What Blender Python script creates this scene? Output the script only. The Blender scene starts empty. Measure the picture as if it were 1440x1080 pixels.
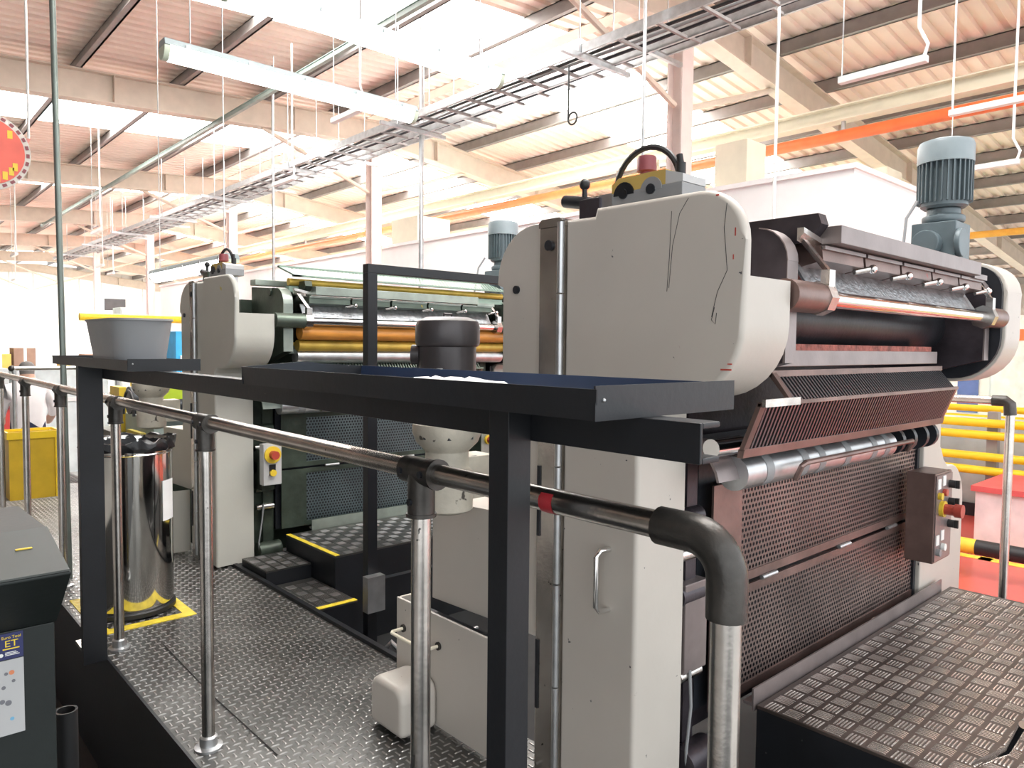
import bpy, bmesh, math, random
from mathutils import Vector, Matrix
random.seed(7)
PI = math.pi
sc = bpy.context.scene
COL = sc.collection

# ------------------------------------------------------------------ camera
cam_d = bpy.data.cameras.new('camera'); cam = bpy.data.objects.new('camera', cam_d); COL.objects.link(cam)
cam_d.sensor_width = 36.0; cam_d.lens = 36.0 * 1035.0 / 1440.0
cam_d.clip_start = 0.02; cam_d.clip_end = 300
ax = Vector((0.741302, 0.02591965, -0.67067095)); ay = Vector((-0.67110285, 0.04292949, -0.74012027)); az = Vector((0.00960791, 0.99874182, 0.04921847))
# rows are the world axes seen from the camera
cam.matrix_world = Matrix(((ax.x, ax.y, ax.z, 0.0), (ay.x, ay.y, ay.z, 0.0), (az.x, az.y, az.z, 1.335), (0, 0, 0, 1)))
sc.camera = cam

# ------------------------------------------------------------------ world, view
w = bpy.data.worlds.new('world'); sc.world = w; w.use_nodes = True
bg = w.node_tree.nodes['Background']; bg.inputs[0].default_value = (0.93, 0.97, 1.0, 1); bg.inputs[1].default_value = 1.2
sc.view_settings.view_transform = 'Standard'; sc.view_settings.look = 'None'
sc.view_settings.gamma = 1.0; sc.view_settings.use_curve_mapping = False
sc.view_settings.exposure = 1.0
try:
    sc.cycles.max_bounces = 6; sc.cycles.diffuse_bounces = 4; sc.cycles.glossy_bounces = 3; sc.cycles.sample_clamp_indirect = 6.0
except Exception: pass
SKY_E = 8.0      # brightness of the translucent rooflights

# ------------------------------------------------------------------ materials
MATS = {}
def M(name, c, rough=0.5, metal=0.0, var=0.12, scale=6.0, bump=0.0, bscale=60.0, spots=(), emit=0.0, alpha=None, stretch=None):
    if name in MATS: return MATS[name]
    m = bpy.data.materials.new(name); m.use_nodes = True; nt = m.node_tree; b = nt.nodes['Principled BSDF']
    b.inputs['Roughness'].default_value = rough; b.inputs['Metallic'].default_value = metal
    tc = nt.nodes.new('ShaderNodeTexCoord'); src = tc.outputs['Object']
    if stretch:
        mp = nt.nodes.new('ShaderNodeMapping'); mp.inputs['Scale'].default_value = stretch
        nt.links.new(src, mp.inputs['Vector']); src = mp.outputs['Vector']
    n = nt.nodes.new('ShaderNodeTexNoise'); n.inputs['Scale'].default_value = scale; n.inputs['Detail'].default_value = 5
    nt.links.new(src, n.inputs['Vector'])
    r = nt.nodes.new('ShaderNodeValToRGB'); nt.links.new(n.outputs['Fac'], r.inputs['Fac'])
    lo = [max(0, x * (1 - var)) for x in c]; hi = [min(1, x * (1 + var)) for x in c]
    r.color_ramp.elements[0].position = 0.3; r.color_ramp.elements[1].position = 0.7
    r.color_ramp.elements[0].color = (*lo, 1); r.color_ramp.elements[1].color = (*hi, 1)
    out = r.outputs['Color']
    for (sc_, sscale, thr) in spots:
        n2 = nt.nodes.new('ShaderNodeTexNoise'); n2.inputs['Scale'].default_value = sscale; n2.inputs['Detail'].default_value = 3
        nt.links.new(src, n2.inputs['Vector'])
        r2 = nt.nodes.new('ShaderNodeValToRGB'); r2.color_ramp.elements[0].position = thr; r2.color_ramp.elements[1].position = thr + 0.02
        r2.color_ramp.elements[0].color = (0, 0, 0, 1); r2.color_ramp.elements[1].color = (1, 1, 1, 1)
        nt.links.new(n2.outputs['Fac'], r2.inputs['Fac'])
        mx = nt.nodes.new('ShaderNodeMixRGB'); nt.links.new(r2.outputs['Color'], mx.inputs['Fac']); nt.links.new(out, mx.inputs['Color1'])
        mx.inputs['Color2'].default_value = (*sc_, 1); out = mx.outputs['Color']
    nt.links.new(out, b.inputs['Base Color'])
    if bump:
        n3 = nt.nodes.new('ShaderNodeTexNoise'); n3.inputs['Scale'].default_value = bscale; n3.inputs['Detail'].default_value = 4
        nt.links.new(src, n3.inputs['Vector'])
        bp = nt.nodes.new('ShaderNodeBump'); bp.inputs['Strength'].default_value = bump; bp.inputs['Distance'].default_value = 0.01
        nt.links.new(n3.outputs['Fac'], bp.inputs['Height']); nt.links.new(bp.outputs['Normal'], b.inputs['Normal'])
    if emit:
        b.inputs['Emission Color'].default_value = (*c, 1); b.inputs['Emission Strength'].default_value = emit
    MATS[name] = m
    return m
cream = M('cream_paint', (0.52, 0.48, 0.43), 0.42, var=0.05, scale=3, spots=[((0.05, 0.05, 0.06), 34, 0.735), ((0.22, 0.05, 0.06), 13, 0.775)], bump=0.03)
cream2 = M('cream_paint_greenish', (0.50, 0.49, 0.44), 0.4, var=0.06, scale=3, spots=[((0.5, 0.42, 0.12), 7, 0.74)], bump=0.03)
black_p = M('black_paint', (0.008, 0.009, 0.012), 0.45, var=0.3, bump=0.05, spots=[((0.16, 0.15, 0.14), 70, 0.76)])
black_matt = M('black_matt', (0.012, 0.013, 0.014), 0.7, var=0.3)
navy_in = M('tray_inside_navy', (0.02, 0.04, 0.09), 0.5)
steel = M('worn_steel', (0.60, 0.57, 0.54), 0.26, 1.0, var=0.2, scale=9, bump=0.05, spots=[((0.05, 0.05, 0.05), 40, 0.72)])
galv = M('galvanised_steel', (0.52, 0.53, 0.54), 0.38, 0.9, var=0.15, scale=14)
chrome = M('chrome', (0.78, 0.77, 0.76), 0.12, 1.0, var=0.05)
fitting = M('cast_fitting', (0.07, 0.065, 0.06), 0.38, 0.7, var=0.3, scale=20, bump=0.1)
dark = M('machine_dark', (0.022, 0.024, 0.03), 0.4, 0.3, var=0.4, scale=8, bump=0.08)
dark_a = M('machine_dark_violet', (0.05, 0.042, 0.05), 0.38, 0.5, var=0.4, scale=8, bump=0.1)
dark_b = M('machine_dark_green', (0.045, 0.06, 0.045), 0.42, 0.4, var=0.45, scale=8, bump=0.1)
rust_a = M('ink_stained_steel_magenta', (0.20, 0.135, 0.12), 0.4, 0.75, var=0.35, scale=5, bump=0.06, spots=[((0.30, 0.06, 0.05), 9, 0.72)])
rust_b = M('ink_stained_steel_green', (0.13, 0.16, 0.13), 0.4, 0.7, var=0.4, scale=5, bump=0.06, spots=[((0.35, 0.28, 0.05), 9, 0.72)])
plate_a = M('perforated_steel_violet', (0.21, 0.155, 0.14), 0.42, 0.7, var=0.4, scale=2.2, spots=[])
plate_b = M('perforated_steel_blue', (0.14, 0.18, 0.19), 0.4, 0.7, var=0.4, scale=2.2)
barsteel_a = M('bar_steel_violet', (0.25, 0.21, 0.205), 0.4, 0.6, var=0.2, scale=6, bump=0.05)
barsteel_b = M('bar_steel_green', (0.30, 0.34, 0.30), 0.4, 0.6, var=0.3, scale=6, bump=0.05)
stipple = M('inky_blade', (0.42, 0.44, 0.46), 0.35, 0.8, var=0.3, scale=30, bump=0.5, bscale=80)
orange_ink = M('orange_ink_roller', (0.62, 0.26, 0.05), 0.35, var=0.25, stretch=(1, 6, 6))
yellow_ink = M('yellow_ink_shaft', (0.50, 0.34, 0.06), 0.4, 0.3, var=0.3)
red_rust = M('dried_red_ink', (0.28, 0.08, 0.06), 0.7, var=0.5, scale=30, bump=0.5)
motor_blue = M('blue_grey_enamel', (0.12, 0.155, 0.17), 0.42, 0.1, var=0.2, bump=0.05)
motor_dark = M('brown_black_enamel', (0.055, 0.048, 0.05), 0.36, 0.2, var=0.2, bump=0.05)
dirty_white = M('chipped_white_casting', (0.52, 0.48, 0.40), 0.5, var=0.2, scale=10, bump=0.15, spots=[((0.08, 0.07, 0.06), 16, 0.66)])
rubber = M('black_rubber', (0.015, 0.015, 0.016), 0.5)
red_pl = M('red_plastic', (0.42, 0.06, 0.04), 0.4)
dred_pl = M('faded_dark_red_plastic', (0.24, 0.06, 0.07), 0.45)
yellow_pl = M('yellow_plastic', (0.72, 0.50, 0.04), 0.45)
ochre = M('ochre_plastic', (0.52, 0.36, 0.10), 0.5)
grey_pl = M('grey_plastic', (0.25, 0.255, 0.26), 0.45, var=0.05)
white_pl = M('white_plastic', (0.8, 0.8, 0.78), 0.4, var=0.03)
white_wall = M('white_panel', (0.92, 0.93, 0.93), 0.5, var=0.02)
tread = M('tread_plate_dark', (0.12, 0.118, 0.112), 0.36, 0.75, var=0.35, scale=3, bump=0.08)
lug = M('tread_lug_polished', (0.32, 0.31, 0.30), 0.3, 0.85, var=0.25, scale=5)
tread2 = M('tread_plate_brown', (0.11, 0.085, 0.075), 0.4, 0.6, var=0.4, scale=3, bump=0.06)
lug2 = M('tread_bar_polished', (0.62, 0.57, 0.53), 0.26, 0.8, var=0.25, scale=4)
tape_y = M('yellow_tape', (0.80, 0.62, 0.05), 0.5, var=0.2, scale=20)
beige = M('beige_steel', (0.70, 0.60, 0.50), 0.55, var=0.06)
beige2 = M('cream_steel', (0.74, 0.68, 0.54), 0.5, var=0.05)
purl = M('purlin_grey', (0.30, 0.28, 0.27), 0.5, 0.3, var=0.1)
sheet = M('peach_roof_sheet', (0.93, 0.78, 0.68), 0.55, var=0.06, scale=1.5)
pinkcol = M('pale_pink_column', (0.78, 0.66, 0.62), 0.5, var=0.04)
rooflight = M('translucent_rooflight', (1.0, 0.99, 0.96), 0.5, var=0.0, emit=SKY_E)
tube_e = M('fluorescent_diffuser', (1.0, 1.0, 0.98), 0.4, var=0.0, emit=6.0)
housing = M('luminaire_housing', (0.36, 0.42, 0.43), 0.4, var=0.05)
orange_p = M('orange_pipe', (0.82, 0.17, 0.05), 0.4, var=0.1)
yellow_p = M('yellow_rail_paint', (0.85, 0.58, 0.02), 0.4, var=0.06)
red_floor = M('red_floor_paint', (0.58, 0.09, 0.07), 0.25, var=0.12, scale=0.8)
green_p = M('green_floor_paint', (0.10, 0.42, 0.26), 0.3, var=0.1)
clad = M('white_cladding', (0.80, 0.80, 0.76), 0.5, var=0.04)
brownwall = M('brown_grey_wall', (0.35, 0.30, 0.26), 0.7, var=0.1)  # brown-grey wall colour
inox = M('polished_stainless', (0.62, 0.61, 0.58), 0.09, 1.0, var=0.06, scale=2)
bag_m = M('black_bin_bag', (0.012, 0.012, 0.014), 0.28, bump=0.3, bscale=30)
paper_m = M('white_paper', (0.8, 0.8, 0.8), 0.7, var=0.05)
blue_m = M('blue_sheet', (0.13, 0.32, 0.60), 0.5, var=0.05)
cabinet_m = M('black_green_cabinet', (0.010, 0.014, 0.013), 0.55, var=0.2, bump=0.05)
lid_m = M('grey_green_lid', (0.06, 0.066, 0.062), 0.55, var=0.1)
navy_m = M('navy_sticker', (0.03, 0.035, 0.12), 0.5)
yel_txt = M('yellow_print', (0.85, 0.62, 0.05), 0.5, var=0.0)
ltgrey_m = M('grey_sticker', (0.48, 0.48, 0.48), 0.5, var=0.02)
dkgrey_m = M('grey_print', (0.18, 0.18, 0.2), 0.5)
skin_m = M('skin', (0.55, 0.34, 0.25), 0.5)
shirt_m = M('white_shirt', (0.74, 0.70, 0.70), 0.8, var=0.05)
trouser_m = M('navy_trousers', (0.02, 0.025, 0.06), 0.8)
hair_m = M('grey_hair', (0.16, 0.15, 0.14), 0.8)
sign_red = M('sign_red', (0.72, 0.12, 0.08), 0.4)

# ------------------------------------------------------------------ mesh builder
def arc(cx, cy, r, a0, a1, n=8):
    return [(cx + r * math.cos(math.radians(a0 + (a1 - a0) * i / n)), cy + r * math.sin(math.radians(a0 + (a1 - a0) * i / n))) for i in range(n + 1)]
class MB:
    def __init__(s): s.v = []; s.f = []
    def add(s, vs, fs):
        k = len(s.v); s.v += [tuple(p) for p in vs]; s.f += [tuple(i + k for i in f) for f in fs]; return s
    def box(s, x0, x1, y0, y1, z0, z1):
        return s.add([(x0, y0, z0), (x1, y0, z0), (x1, y1, z0), (x0, y1, z0), (x0, y0, z1), (x1, y0, z1), (x1, y1, z1), (x0, y1, z1)],
                     [(0, 3, 2, 1), (4, 5, 6, 7), (0, 1, 5, 4), (1, 2, 6, 5), (2, 3, 7, 6), (3, 0, 4, 7)])
    def prism(s, pts, axis, a0, a1):
        def P(p, a): return {'x': (a, p[0], p[1]), 'y': (p[0], a, p[1]), 'z': (p[0], p[1], a)}[axis]
        area = sum(pts[i][0] * pts[(i + 1) % len(pts)][1] - pts[(i + 1) % len(pts)][0] * pts[i][1] for i in range(len(pts)))
        if (area < 0) != (axis == 'y'): pts = pts[::-1]
        n = len(pts); vs = [P(p, a0) for p in pts] + [P(p, a1) for p in pts]
        fs = [tuple(range(n))[::-1], tuple(range(n, 2 * n))] + [(i, (i + 1) % n, n + (i + 1) % n, n + i) for i in range(n)]
        return s.add(vs, fs)
    def hexa(s, a, b):
        # two quads (lists of 4 points) joined into a solid
        return s.add(list(a) + list(b), [(3, 2, 1, 0), (4, 5, 6, 7), (0, 1, 5, 4), (1, 2, 6, 5), (2, 3, 7, 6), (3, 0, 4, 7)])
    def cyl(s, p0, p1, r0, r1=None, n=16, caps=True):
        r1 = r0 if r1 is None else r1; p0 = Vector(p0); p1 = Vector(p1); d = (p1 - p0).normalized()
        u = d.orthogonal().normalized(); v = d.cross(u)
        ring = lambda p, r: [p + (u * math.cos(2 * PI * i / n) + v * math.sin(2 * PI * i / n)) * r for i in range(n)]
        fs = [(i, (i + 1) % n, n + (i + 1) % n, n + i) for i in range(n)]
        if caps: fs += [tuple(range(n))[::-1], tuple(range(n, 2 * n))]
        return s.add(ring(p0, r0) + ring(p1, r1), fs)
    def tube(s, pts, r, n=10):
        pts = [Vector(p) for p in pts]; u = None; vs = []
        for i, p in enumerate(pts):
            d = (pts[min(i + 1, len(pts) - 1)] - pts[max(i - 1, 0)]).normalized()
            if u is None: u = d.orthogonal().normalized()
            u = (u - d * u.dot(d)).normalized(); v = d.cross(u)
            vs += [p + (u * math.cos(2 * PI * k / n) + v * math.sin(2 * PI * k / n)) * r for k in range(n)]
        fs = []
        for i in range(len(pts) - 1):
            for k in range(n): fs.append((i * n + k, i * n + (k + 1) % n, (i + 1) * n + (k + 1) % n, (i + 1) * n + k))
        fs += [tuple(range(n))[::-1], tuple(range((len(pts) - 1) * n, len(pts) * n))]
        return s.add(vs, fs)
    def lathe(s, prof, c, n=24, closed=True):
        vs = []
        for (r, z) in prof: vs += [(c[0] + r * math.cos(2 * PI * k / n), c[1] + r * math.sin(2 * PI * k / n), z) for k in range(n)]
        fs = [(i * n + k, i * n + (k + 1) % n, (i + 1) * n + (k + 1) % n, (i + 1) * n + k) for i in range(len(prof) - 1) for k in range(n)]
        if closed: fs += [tuple(range(n))[::-1], tuple(range((len(prof) - 1) * n, len(prof) * n))]
        return s.add(vs, fs)
    def sphere(s, c, r, n=12, m=8):
        return s.lathe([(max(1e-4, r * math.sin(PI * i / m)), c[2] - r * math.cos(PI * i / m)) for i in range(m + 1)], c, n)
    def mesh(s, name, o=(0, 0, 0), bevel=0.0, bfilter=None, seg=2, smooth=35):
        me = bpy.data.meshes.new(name); me.from_pydata([(p[0] - o[0], p[1] - o[1], p[2] - o[2]) for p in s.v], [], s.f)
        if bevel:
            bm = bmesh.new(); bm.from_mesh(me); bm.normal_update()
            es = [e for e in bm.edges if len(e.link_faces) == 2 and e.calc_face_angle(0) > 0.5 and (bfilter is None or bfilter(((e.verts[0].co + e.verts[1].co) / 2 + Vector(o))))]
            bmesh.ops.bevel(bm, geom=es, offset=bevel, segments=seg, profile=0.5, affect='EDGES', clamp_overlap=True)
            bm.to_mesh(me); bm.free()
        me.polygons.foreach_set('use_smooth', [True] * len(me.polygons)); me.set_sharp_from_angle(angle=math.radians(smooth))
        me.update(); return me
    def build(s, name, mat, parent=None, o=None, **k):
        if o is None: o = tuple(parent['o']) if parent is not None and 'o' in parent else (0, 0, 0)
        me = s.mesh(name, o, **k); me.materials.append(mat)
        ob = bpy.data.objects.new(name, me); COL.objects.link(ob)
        if parent is not None:
            ob.parent = parent
            if 'o' in parent: ORG[ob.name] = o
        else: ob.location = o
        return ob
ORG = {}
class Root:
    # an Empty at the thing's base; parts get coordinates relative to it
    def __init__(s, name, loc, label=None, cat=None, group=None, kind=None):
        e = bpy.data.objects.new(name, None); COL.objects.link(e); e.location = loc; s.e = e; s.o = tuple(loc); e.empty_display_size = 0.1
        tag(e, label, cat, group, kind)
    def part(s, name, mb, mat, sub=None, **k):
        me = mb.mesh(name, s.o, **k); me.materials.append(mat); ob = bpy.data.objects.new(name, me); COL.objects.link(ob)
        if k.get('bevel'): wn = ob.modifiers.new('wn', 'WEIGHTED_NORMAL'); wn.keep_sharp = True; wn.weight = 90
        ob.parent = sub if sub is not None else s.e
        return ob
    def inst(s, name, me, loc, sub=None, rot=None):
        ob = bpy.data.objects.new(name, me); COL.objects.link(ob); ob.parent = sub if sub is not None else s.e
        ob.location = (loc[0] - s.o[0], loc[1] - s.o[1], loc[2] - s.o[2])
        if rot: ob.rotation_euler = rot
        return ob
def tag(o, label=None, cat=None, group=None, kind=None):
    if label: o['label'] = label
    if cat: o['category'] = cat
    if group: o['group'] = group
    if kind: o['kind'] = kind
    return o
def one(name, mb, mat, label, cat, group=None, o=None, **k):
    if o is None:
        n = len(mb.v); o = (sum(p[0] for p in mb.v) / n, sum(p[1] for p in mb.v) / n, min(p[2] for p in mb.v))
    return tag(mb.build(name, mat, None, o=o, **k), label, cat, group)
def B(*a): return MB().box(*a)
def text_mesh(txt, size, mat, name='lettering'):
    cu = bpy.data.curves.new('t', 'FONT'); cu.body = txt; cu.size = size; cu.extrude = 0.0004; cu.align_x = 'CENTER'
    ob = bpy.data.objects.new('t', cu); COL.objects.link(ob); bpy.context.view_layer.update()
    me = bpy.data.meshes.new_from_object(ob.evaluated_get(bpy.context.evaluated_depsgraph_get())); me.name = name
    bpy.data.objects.remove(ob); me.materials.clear(); me.materials.append(mat); return me

GZ = -0.55       # factory floor; the walkway deck is z = 0
# ================================================================== SETTING
fl = Root('floor', (8, 8, GZ), kind='structure')
fl.part('floor_slab', B(-12, 40, -14, 48, GZ - 0.2, GZ), M('grey_concrete', (.45, .44, .42), .5, var=.15, scale=.7))
fl.part('floor_shade_strip', B(-1.5, .79, -3, 9.5, GZ, GZ + .002), M('painted_floor_shade', (.02, .02, .02), .6))  # black strip laid on the floor, painting in the shade beside the walkway
fl.part('red_zone', B(5.2, 11.85, -6, 30, GZ, GZ + 0.002), red_floor)
fl.part('green_walkway', B(12.0, 14.2, -6, 30, GZ, GZ + 0.003), green_p)
for x in (11.85, 14.2): fl.part('yellow_line', B(x, x + 0.15, -6, 30, GZ, GZ + 0.004), tape_y)
fl.part('yellow_line', B(7.6, 12, 1.95, 2.05, GZ, GZ + 0.004), tape_y)
fl.part('yellow_line', B(7.6, 7.72, -3, 6, GZ, GZ + 0.004), tape_y)
RX, RZ = 7.2, 4.85
def zb(x): return RZ - (0.06 * (RX - x) if x < RX else 0.115 * (x - RX))
FR = [-1.45 + 6.35 * k for k in range(8)]          # frame lines in y: -1.45, 4.9, 11.25 ...
ceil = Root('ceiling', (RX, 10, RZ), kind='structure')
def lights(k, right):                              # rooflight strip of bay k (y range) or None
    if right and k in (0,): return None
    return (FR[k] + 1.9, FR[k] + 3.8)
X0, X1 = -6.0, 25.0
def sheet_strip(xa, xb, ya, yb):
    m = MB(); n = max(1, int(round((yb - ya) / 0.2))); p = (yb - ya) / n; pr = []
    for i in range(n):
        y = ya + i * p; pr += [(y, 0), (y + p * 0.45, 0), (y + p * 0.55, 0.035), (y + p * 0.9, 0.035)]
    pr.append((yb, 0)); za, zc = zb(xa) + 0.6, zb(xb) + 0.6
    vs = [(xa, y, za + d) for y, d in pr] + [(xb, y, zc + d) for y, d in pr]; q = len(pr)
    m.add(vs, [(i, q + i, q + i + 1, i + 1) for i in range(q - 1)]); return m
for (xa, xb, right) in ((X0, RX, False), (RX, X1, True)):
    for k in range(7):
        L = lights(k, right); ya, yb = FR[k], FR[k + 1]
        if L is None: ceil.part('roof_sheet', sheet_strip(xa, xb, ya, yb), sheet); continue
        ceil.part('roof_sheet', sheet_strip(xa, xb, ya, L[0]), sheet); ceil.part('roof_sheet', sheet_strip(xa, xb, L[1], yb), sheet)
        xl = xa if right else 1.0
        if not right: ceil.part('roof_sheet', sheet_strip(xa, xl, L[0], L[1]), sheet)  # unseen roof left without rooflights here, to cut light on the press sides
        xs = [xl + (xb - xl) * i / 4 for i in range(5)]
        for i in range(4):
            a, b = xs[i] + 0.03, xs[i + 1] - 0.03
            ceil.part('skylight_panel', MB().hexa([(a, L[0], zb(a) + .6), (b, L[0], zb(b) + .6), (b, L[1], zb(b) + .6), (a, L[1], zb(a) + .6)],
                                                  [(a, L[0], zb(a) + .61), (b, L[0], zb(b) + .61), (b, L[1], zb(b) + .61), (a, L[1], zb(a) + .61)]), rooflight)
ceil.part('ridge_cap', B(7.08, 7.32, FR[0], FR[-1], RZ + .585, RZ + .60), beige)
x = X0 + 0.6
while x < X1:
    z = zb(x) + 0.4
    m = MB().box(x - 0.012, x + 0.012, FR[0], FR[-1], z, z + 0.19).box(x - 0.07, x + 0.012, FR[0], FR[-1], z, z + 0.012).box(x - 0.012, x + 0.07, FR[0], FR[-1], z + 0.178, z + 0.19)
    ceil.part('purlin', m, purl); x += 1.3
for y in FR:
    for (xa, xb) in ((X0, RX), (RX, X1)):
        m = MB()
        for (d0, d1, hw) in ((0, .02, .1), (.38, .4, .1), (.02, .38, .008)):
            m.hexa([(xa, y - hw, zb(xa) + d0), (xb, y - hw, zb(xb) + d0), (xb, y + hw, zb(xb) + d0), (xa, y + hw, zb(xa) + d0)],
                   [(xa, y - hw, zb(xa) + d1), (xb, y - hw, zb(xb) + d1), (xb, y + hw, zb(xb) + d1), (xa, y + hw, zb(xa) + d1)])
        rf = ceil.part('rafter', m, beige)
        x = xa + 1.0
        while x < xb - .5:
            st = MB().box(x - .006, x + .006, y - .1, y - .008, zb(x) + .02, zb(x) + .38); ceil.part('stiffener', st, beige, sub=rf); x += 2.6
    # haunch braces beside the ridge column
    for s in (-1, 1):
        m = MB().cyl((6.9 + s * .1, y, 4.0), (6.9 + s * 2.0, y, zb(6.9 + s * 2.0) + .01), .035, n=8)
        ceil.part('haunch_brace', m, beige)
for i, y in enumerate(FR[1:6]):
    m = MB().box(6.8, 7.0, y - .1, y - .085, GZ, zb(6.9)).box(6.8, 7.0, y + .085, y + .1, GZ, zb(6.9)).box(6.892, 6.908, y - .085, y + .085, GZ, zb(6.9))
    one('steel_column', m, pinkcol, 'pale pink steel column rising to the roof ridge', 'column', 'columns along the ridge')
wf = MB()
for i in range(40): wf.box(-8 + i, -8 + i + .94, 43.0, 43.1, GZ, 5.2)
wf.box(-8, 32, 43.06, 43.2, GZ, 5.2)
tag(wf.build('wall_far', clad, None, o=(8, 43, GZ)), kind='structure')
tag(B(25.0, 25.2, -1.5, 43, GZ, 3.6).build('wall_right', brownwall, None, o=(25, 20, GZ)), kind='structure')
tag(B(-6.2, -6.0, -1.5, 43, GZ, 4.8).build('wall_left_blocker', M('light_blocker_dark', (.18, .17, .16), .7), None, o=(-6, 20, GZ)), kind='structure')  # unseen wall, added and kept dark to dim the press sides
# white process enclosure behind the presses
en = Root('white_enclosure', (8.4, 14, GZ), 'tall white panelled enclosure standing behind the press units', 'enclosure')
en.part('wall_panel', MB().box(7.2, 9.5, 3.1, 24, GZ, 3.08), white_wall)
en.part('roof_edge', MB().box(7.17, 9.53, 3.07, 24.03, 3.08, 3.13), white_wall)
for y0, y1, x0, x1, h in ((4.3, 4.7, 7.3, 7.7, .5), (3.5, 3.9, 9.0, 9.45, .35), (10.5, 11.3, 7.3, 8, .45)):
    en.part('vent_box', B(x0, x1, y0, y1, 3.13, 3.13 + h), beige2, bevel=.01)
for y in (5.4, 6.0):
    en.part('ladder_hoop', MB().tube([(7.3, y, 3.13), (7.3, y + .08, 3.6), (7.3, y + .16, 3.13)], .015), beige2)

# ------------------------------------------------------------------ operator walkway
wk = Root('floor_walkway', (1.25, 4, 0), kind='structure')
wk.part('deck', B(0.80, 1.70, -0.6, 8.7, -0.012, 0.0), tread)
wk.part('deck', B(0.80, 3.6, 8.0, 8.7, -0.012, 0.0), tread)
wk.part('skirt_plate', B(0.79, 0.80, -0.6, 8.7, GZ, 0.0), black_p)
wk.part('curb', B(1.70, 1.725, 2.3, 4.6, -0.3, 0.018), black_p)
wk.part('pit_floor', B(1.725, 4.3, -0.6, 8.7, -0.40, -0.38), black_matt)
m = MB(); p = 0.031
iy = 0; y = 0.5
while y < 8.68:
    ix = 0; x = 0.815
    while x < 1.69:
        a, b = (0.0145, 0.003) if (ix + iy) % 2 else (0.003, 0.0145)
        m.add([(x - a, y - b, 0), (x + a, y - b, 0), (x + a, y + b, 0), (x - a, y + b, 0), (x - a * .6, y - b * .6, .0022), (x + a * .6, y - b * .6, .0022), (x + a * .6, y + b * .6, .0022), (x - a * .6, y + b * .6, .0022)],
              [(4, 5, 6, 7), (0, 1, 5, 4), (1, 2, 6, 5), (2, 3, 7, 6), (3, 0, 4, 7)])
        x += p; ix += 1
    y += p; iy += 1
lg = wk.part('tread_lugs', m, lug, smooth=20); lg['kind'] = 'stuff'
# yellow tape square round the waste bin
for a in ((0.83, 0.88, 3.76, 4.27), (0.83, 1.26, 3.70, 3.76), (1.21, 1.26, 3.76, 4.27), (0.83, 1.26, 4.27, 4.32)):
    wk.part('yellow_tape', B(a[0], a[1], a[2], a[3], 0.0, 0.0035), tape_y)
wk.part('edge_bracket', B(.735, .80, 3.48, 3.72, -.012, 0.0), steel)
# steps down into the bay between the two units
def tread_thing(name, x0, x1, y0, y1, z, th, label, cat, base, lugm, mat=None, edge=None, legs=True, group=None):
    t = Root(name, ((x0 + x1) / 2, (y0 + y1) / 2, base), label, cat, group)
    t.part('tread_plate', B(x0, x1, y0, y1, z - th, z), mat or tread2, bevel=.002)
    m = MB(); g = .066; nx = int((x1 - x0) / g); ny = int((y1 - y0) / g)
    for i in range(nx):
        for j in range(ny):
            cx, cy = x0 + (i + .5) * g, y0 + (j + .5) * g
            for q in range(5):
                d = (q - 2) * .0105; L = .0275
                if (i + j) % 2: a, b, px_, py_ = L, .0026, cx, cy + d
                else: a, b, px_, py_ = .0026, L, cx + d, cy
                m.add([(px_ - a, py_ - b, z), (px_ + a, py_ - b, z), (px_ + a, py_ + b, z), (px_ - a, py_ + b, z), (px_ - a * .7, py_ - b * .7, z + .002), (px_ + a * .7, py_ - b * .7, z + .002), (px_ + a * .7, py_ + b * .7, z + .002), (px_ - a * .7, py_ + b * .7, z + .002)],
                      [(4, 5, 6, 7), (0, 1, 5, 4), (1, 2, 6, 5), (2, 3, 7, 6), (3, 0, 4, 7)])
    t.part('tread_bars', m, lugm, smooth=20)['kind'] = 'stuff'
    if edge: 
        for e in edge: t.part('yellow_edge', B(*e), tape_y)
    if legs:
        t.part('front_skirt', B(x0, x1, y0, y0 + .006, base, z - th), black_p); t.part('side_skirt', B(x0, x0 + .006, y0 + .006, y1, base, z - th), black_p)
        t.part('side_skirt', B(x1 - .006, x1, y0 + .006, y1, base, z - th), black_p); t.part('rear_skirt', B(x0 + .006, x1 - .006, y1 - .006, y1, base, z - th), black_p)
    return t
tread_thing('tread_platform', 2.21, 4.08, -0.25, 1.215, .16, .012, 'five-bar treadplate platform in front of the ribbed guard unit', 'platform', -.38, lug2)
tread_thing('tread_platform', 2.02, 3.72, 3.70, 4.325, .15, .012, 'treadplate platform with yellow edge at the green unit', 'platform', -.38, lug, tread, edge=[(2.02, 2.05, 3.70, 4.325, .15, .1525)])
tread_thing('step_block', 1.735, 2.01, 3.97, 4.315, .055, .01, 'upper treadplate step beside the green unit', 'step', -.38, lug, tread)
tread_thing('step_block', 1.735, 2.01, 3.44, 3.96, -.03, .01, 'lower treadplate step with a yellow nosing', 'step', -.38, lug, tread, edge=[(1.735, 2.01, 3.44, 3.475, -.03, -.027)])

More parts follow.
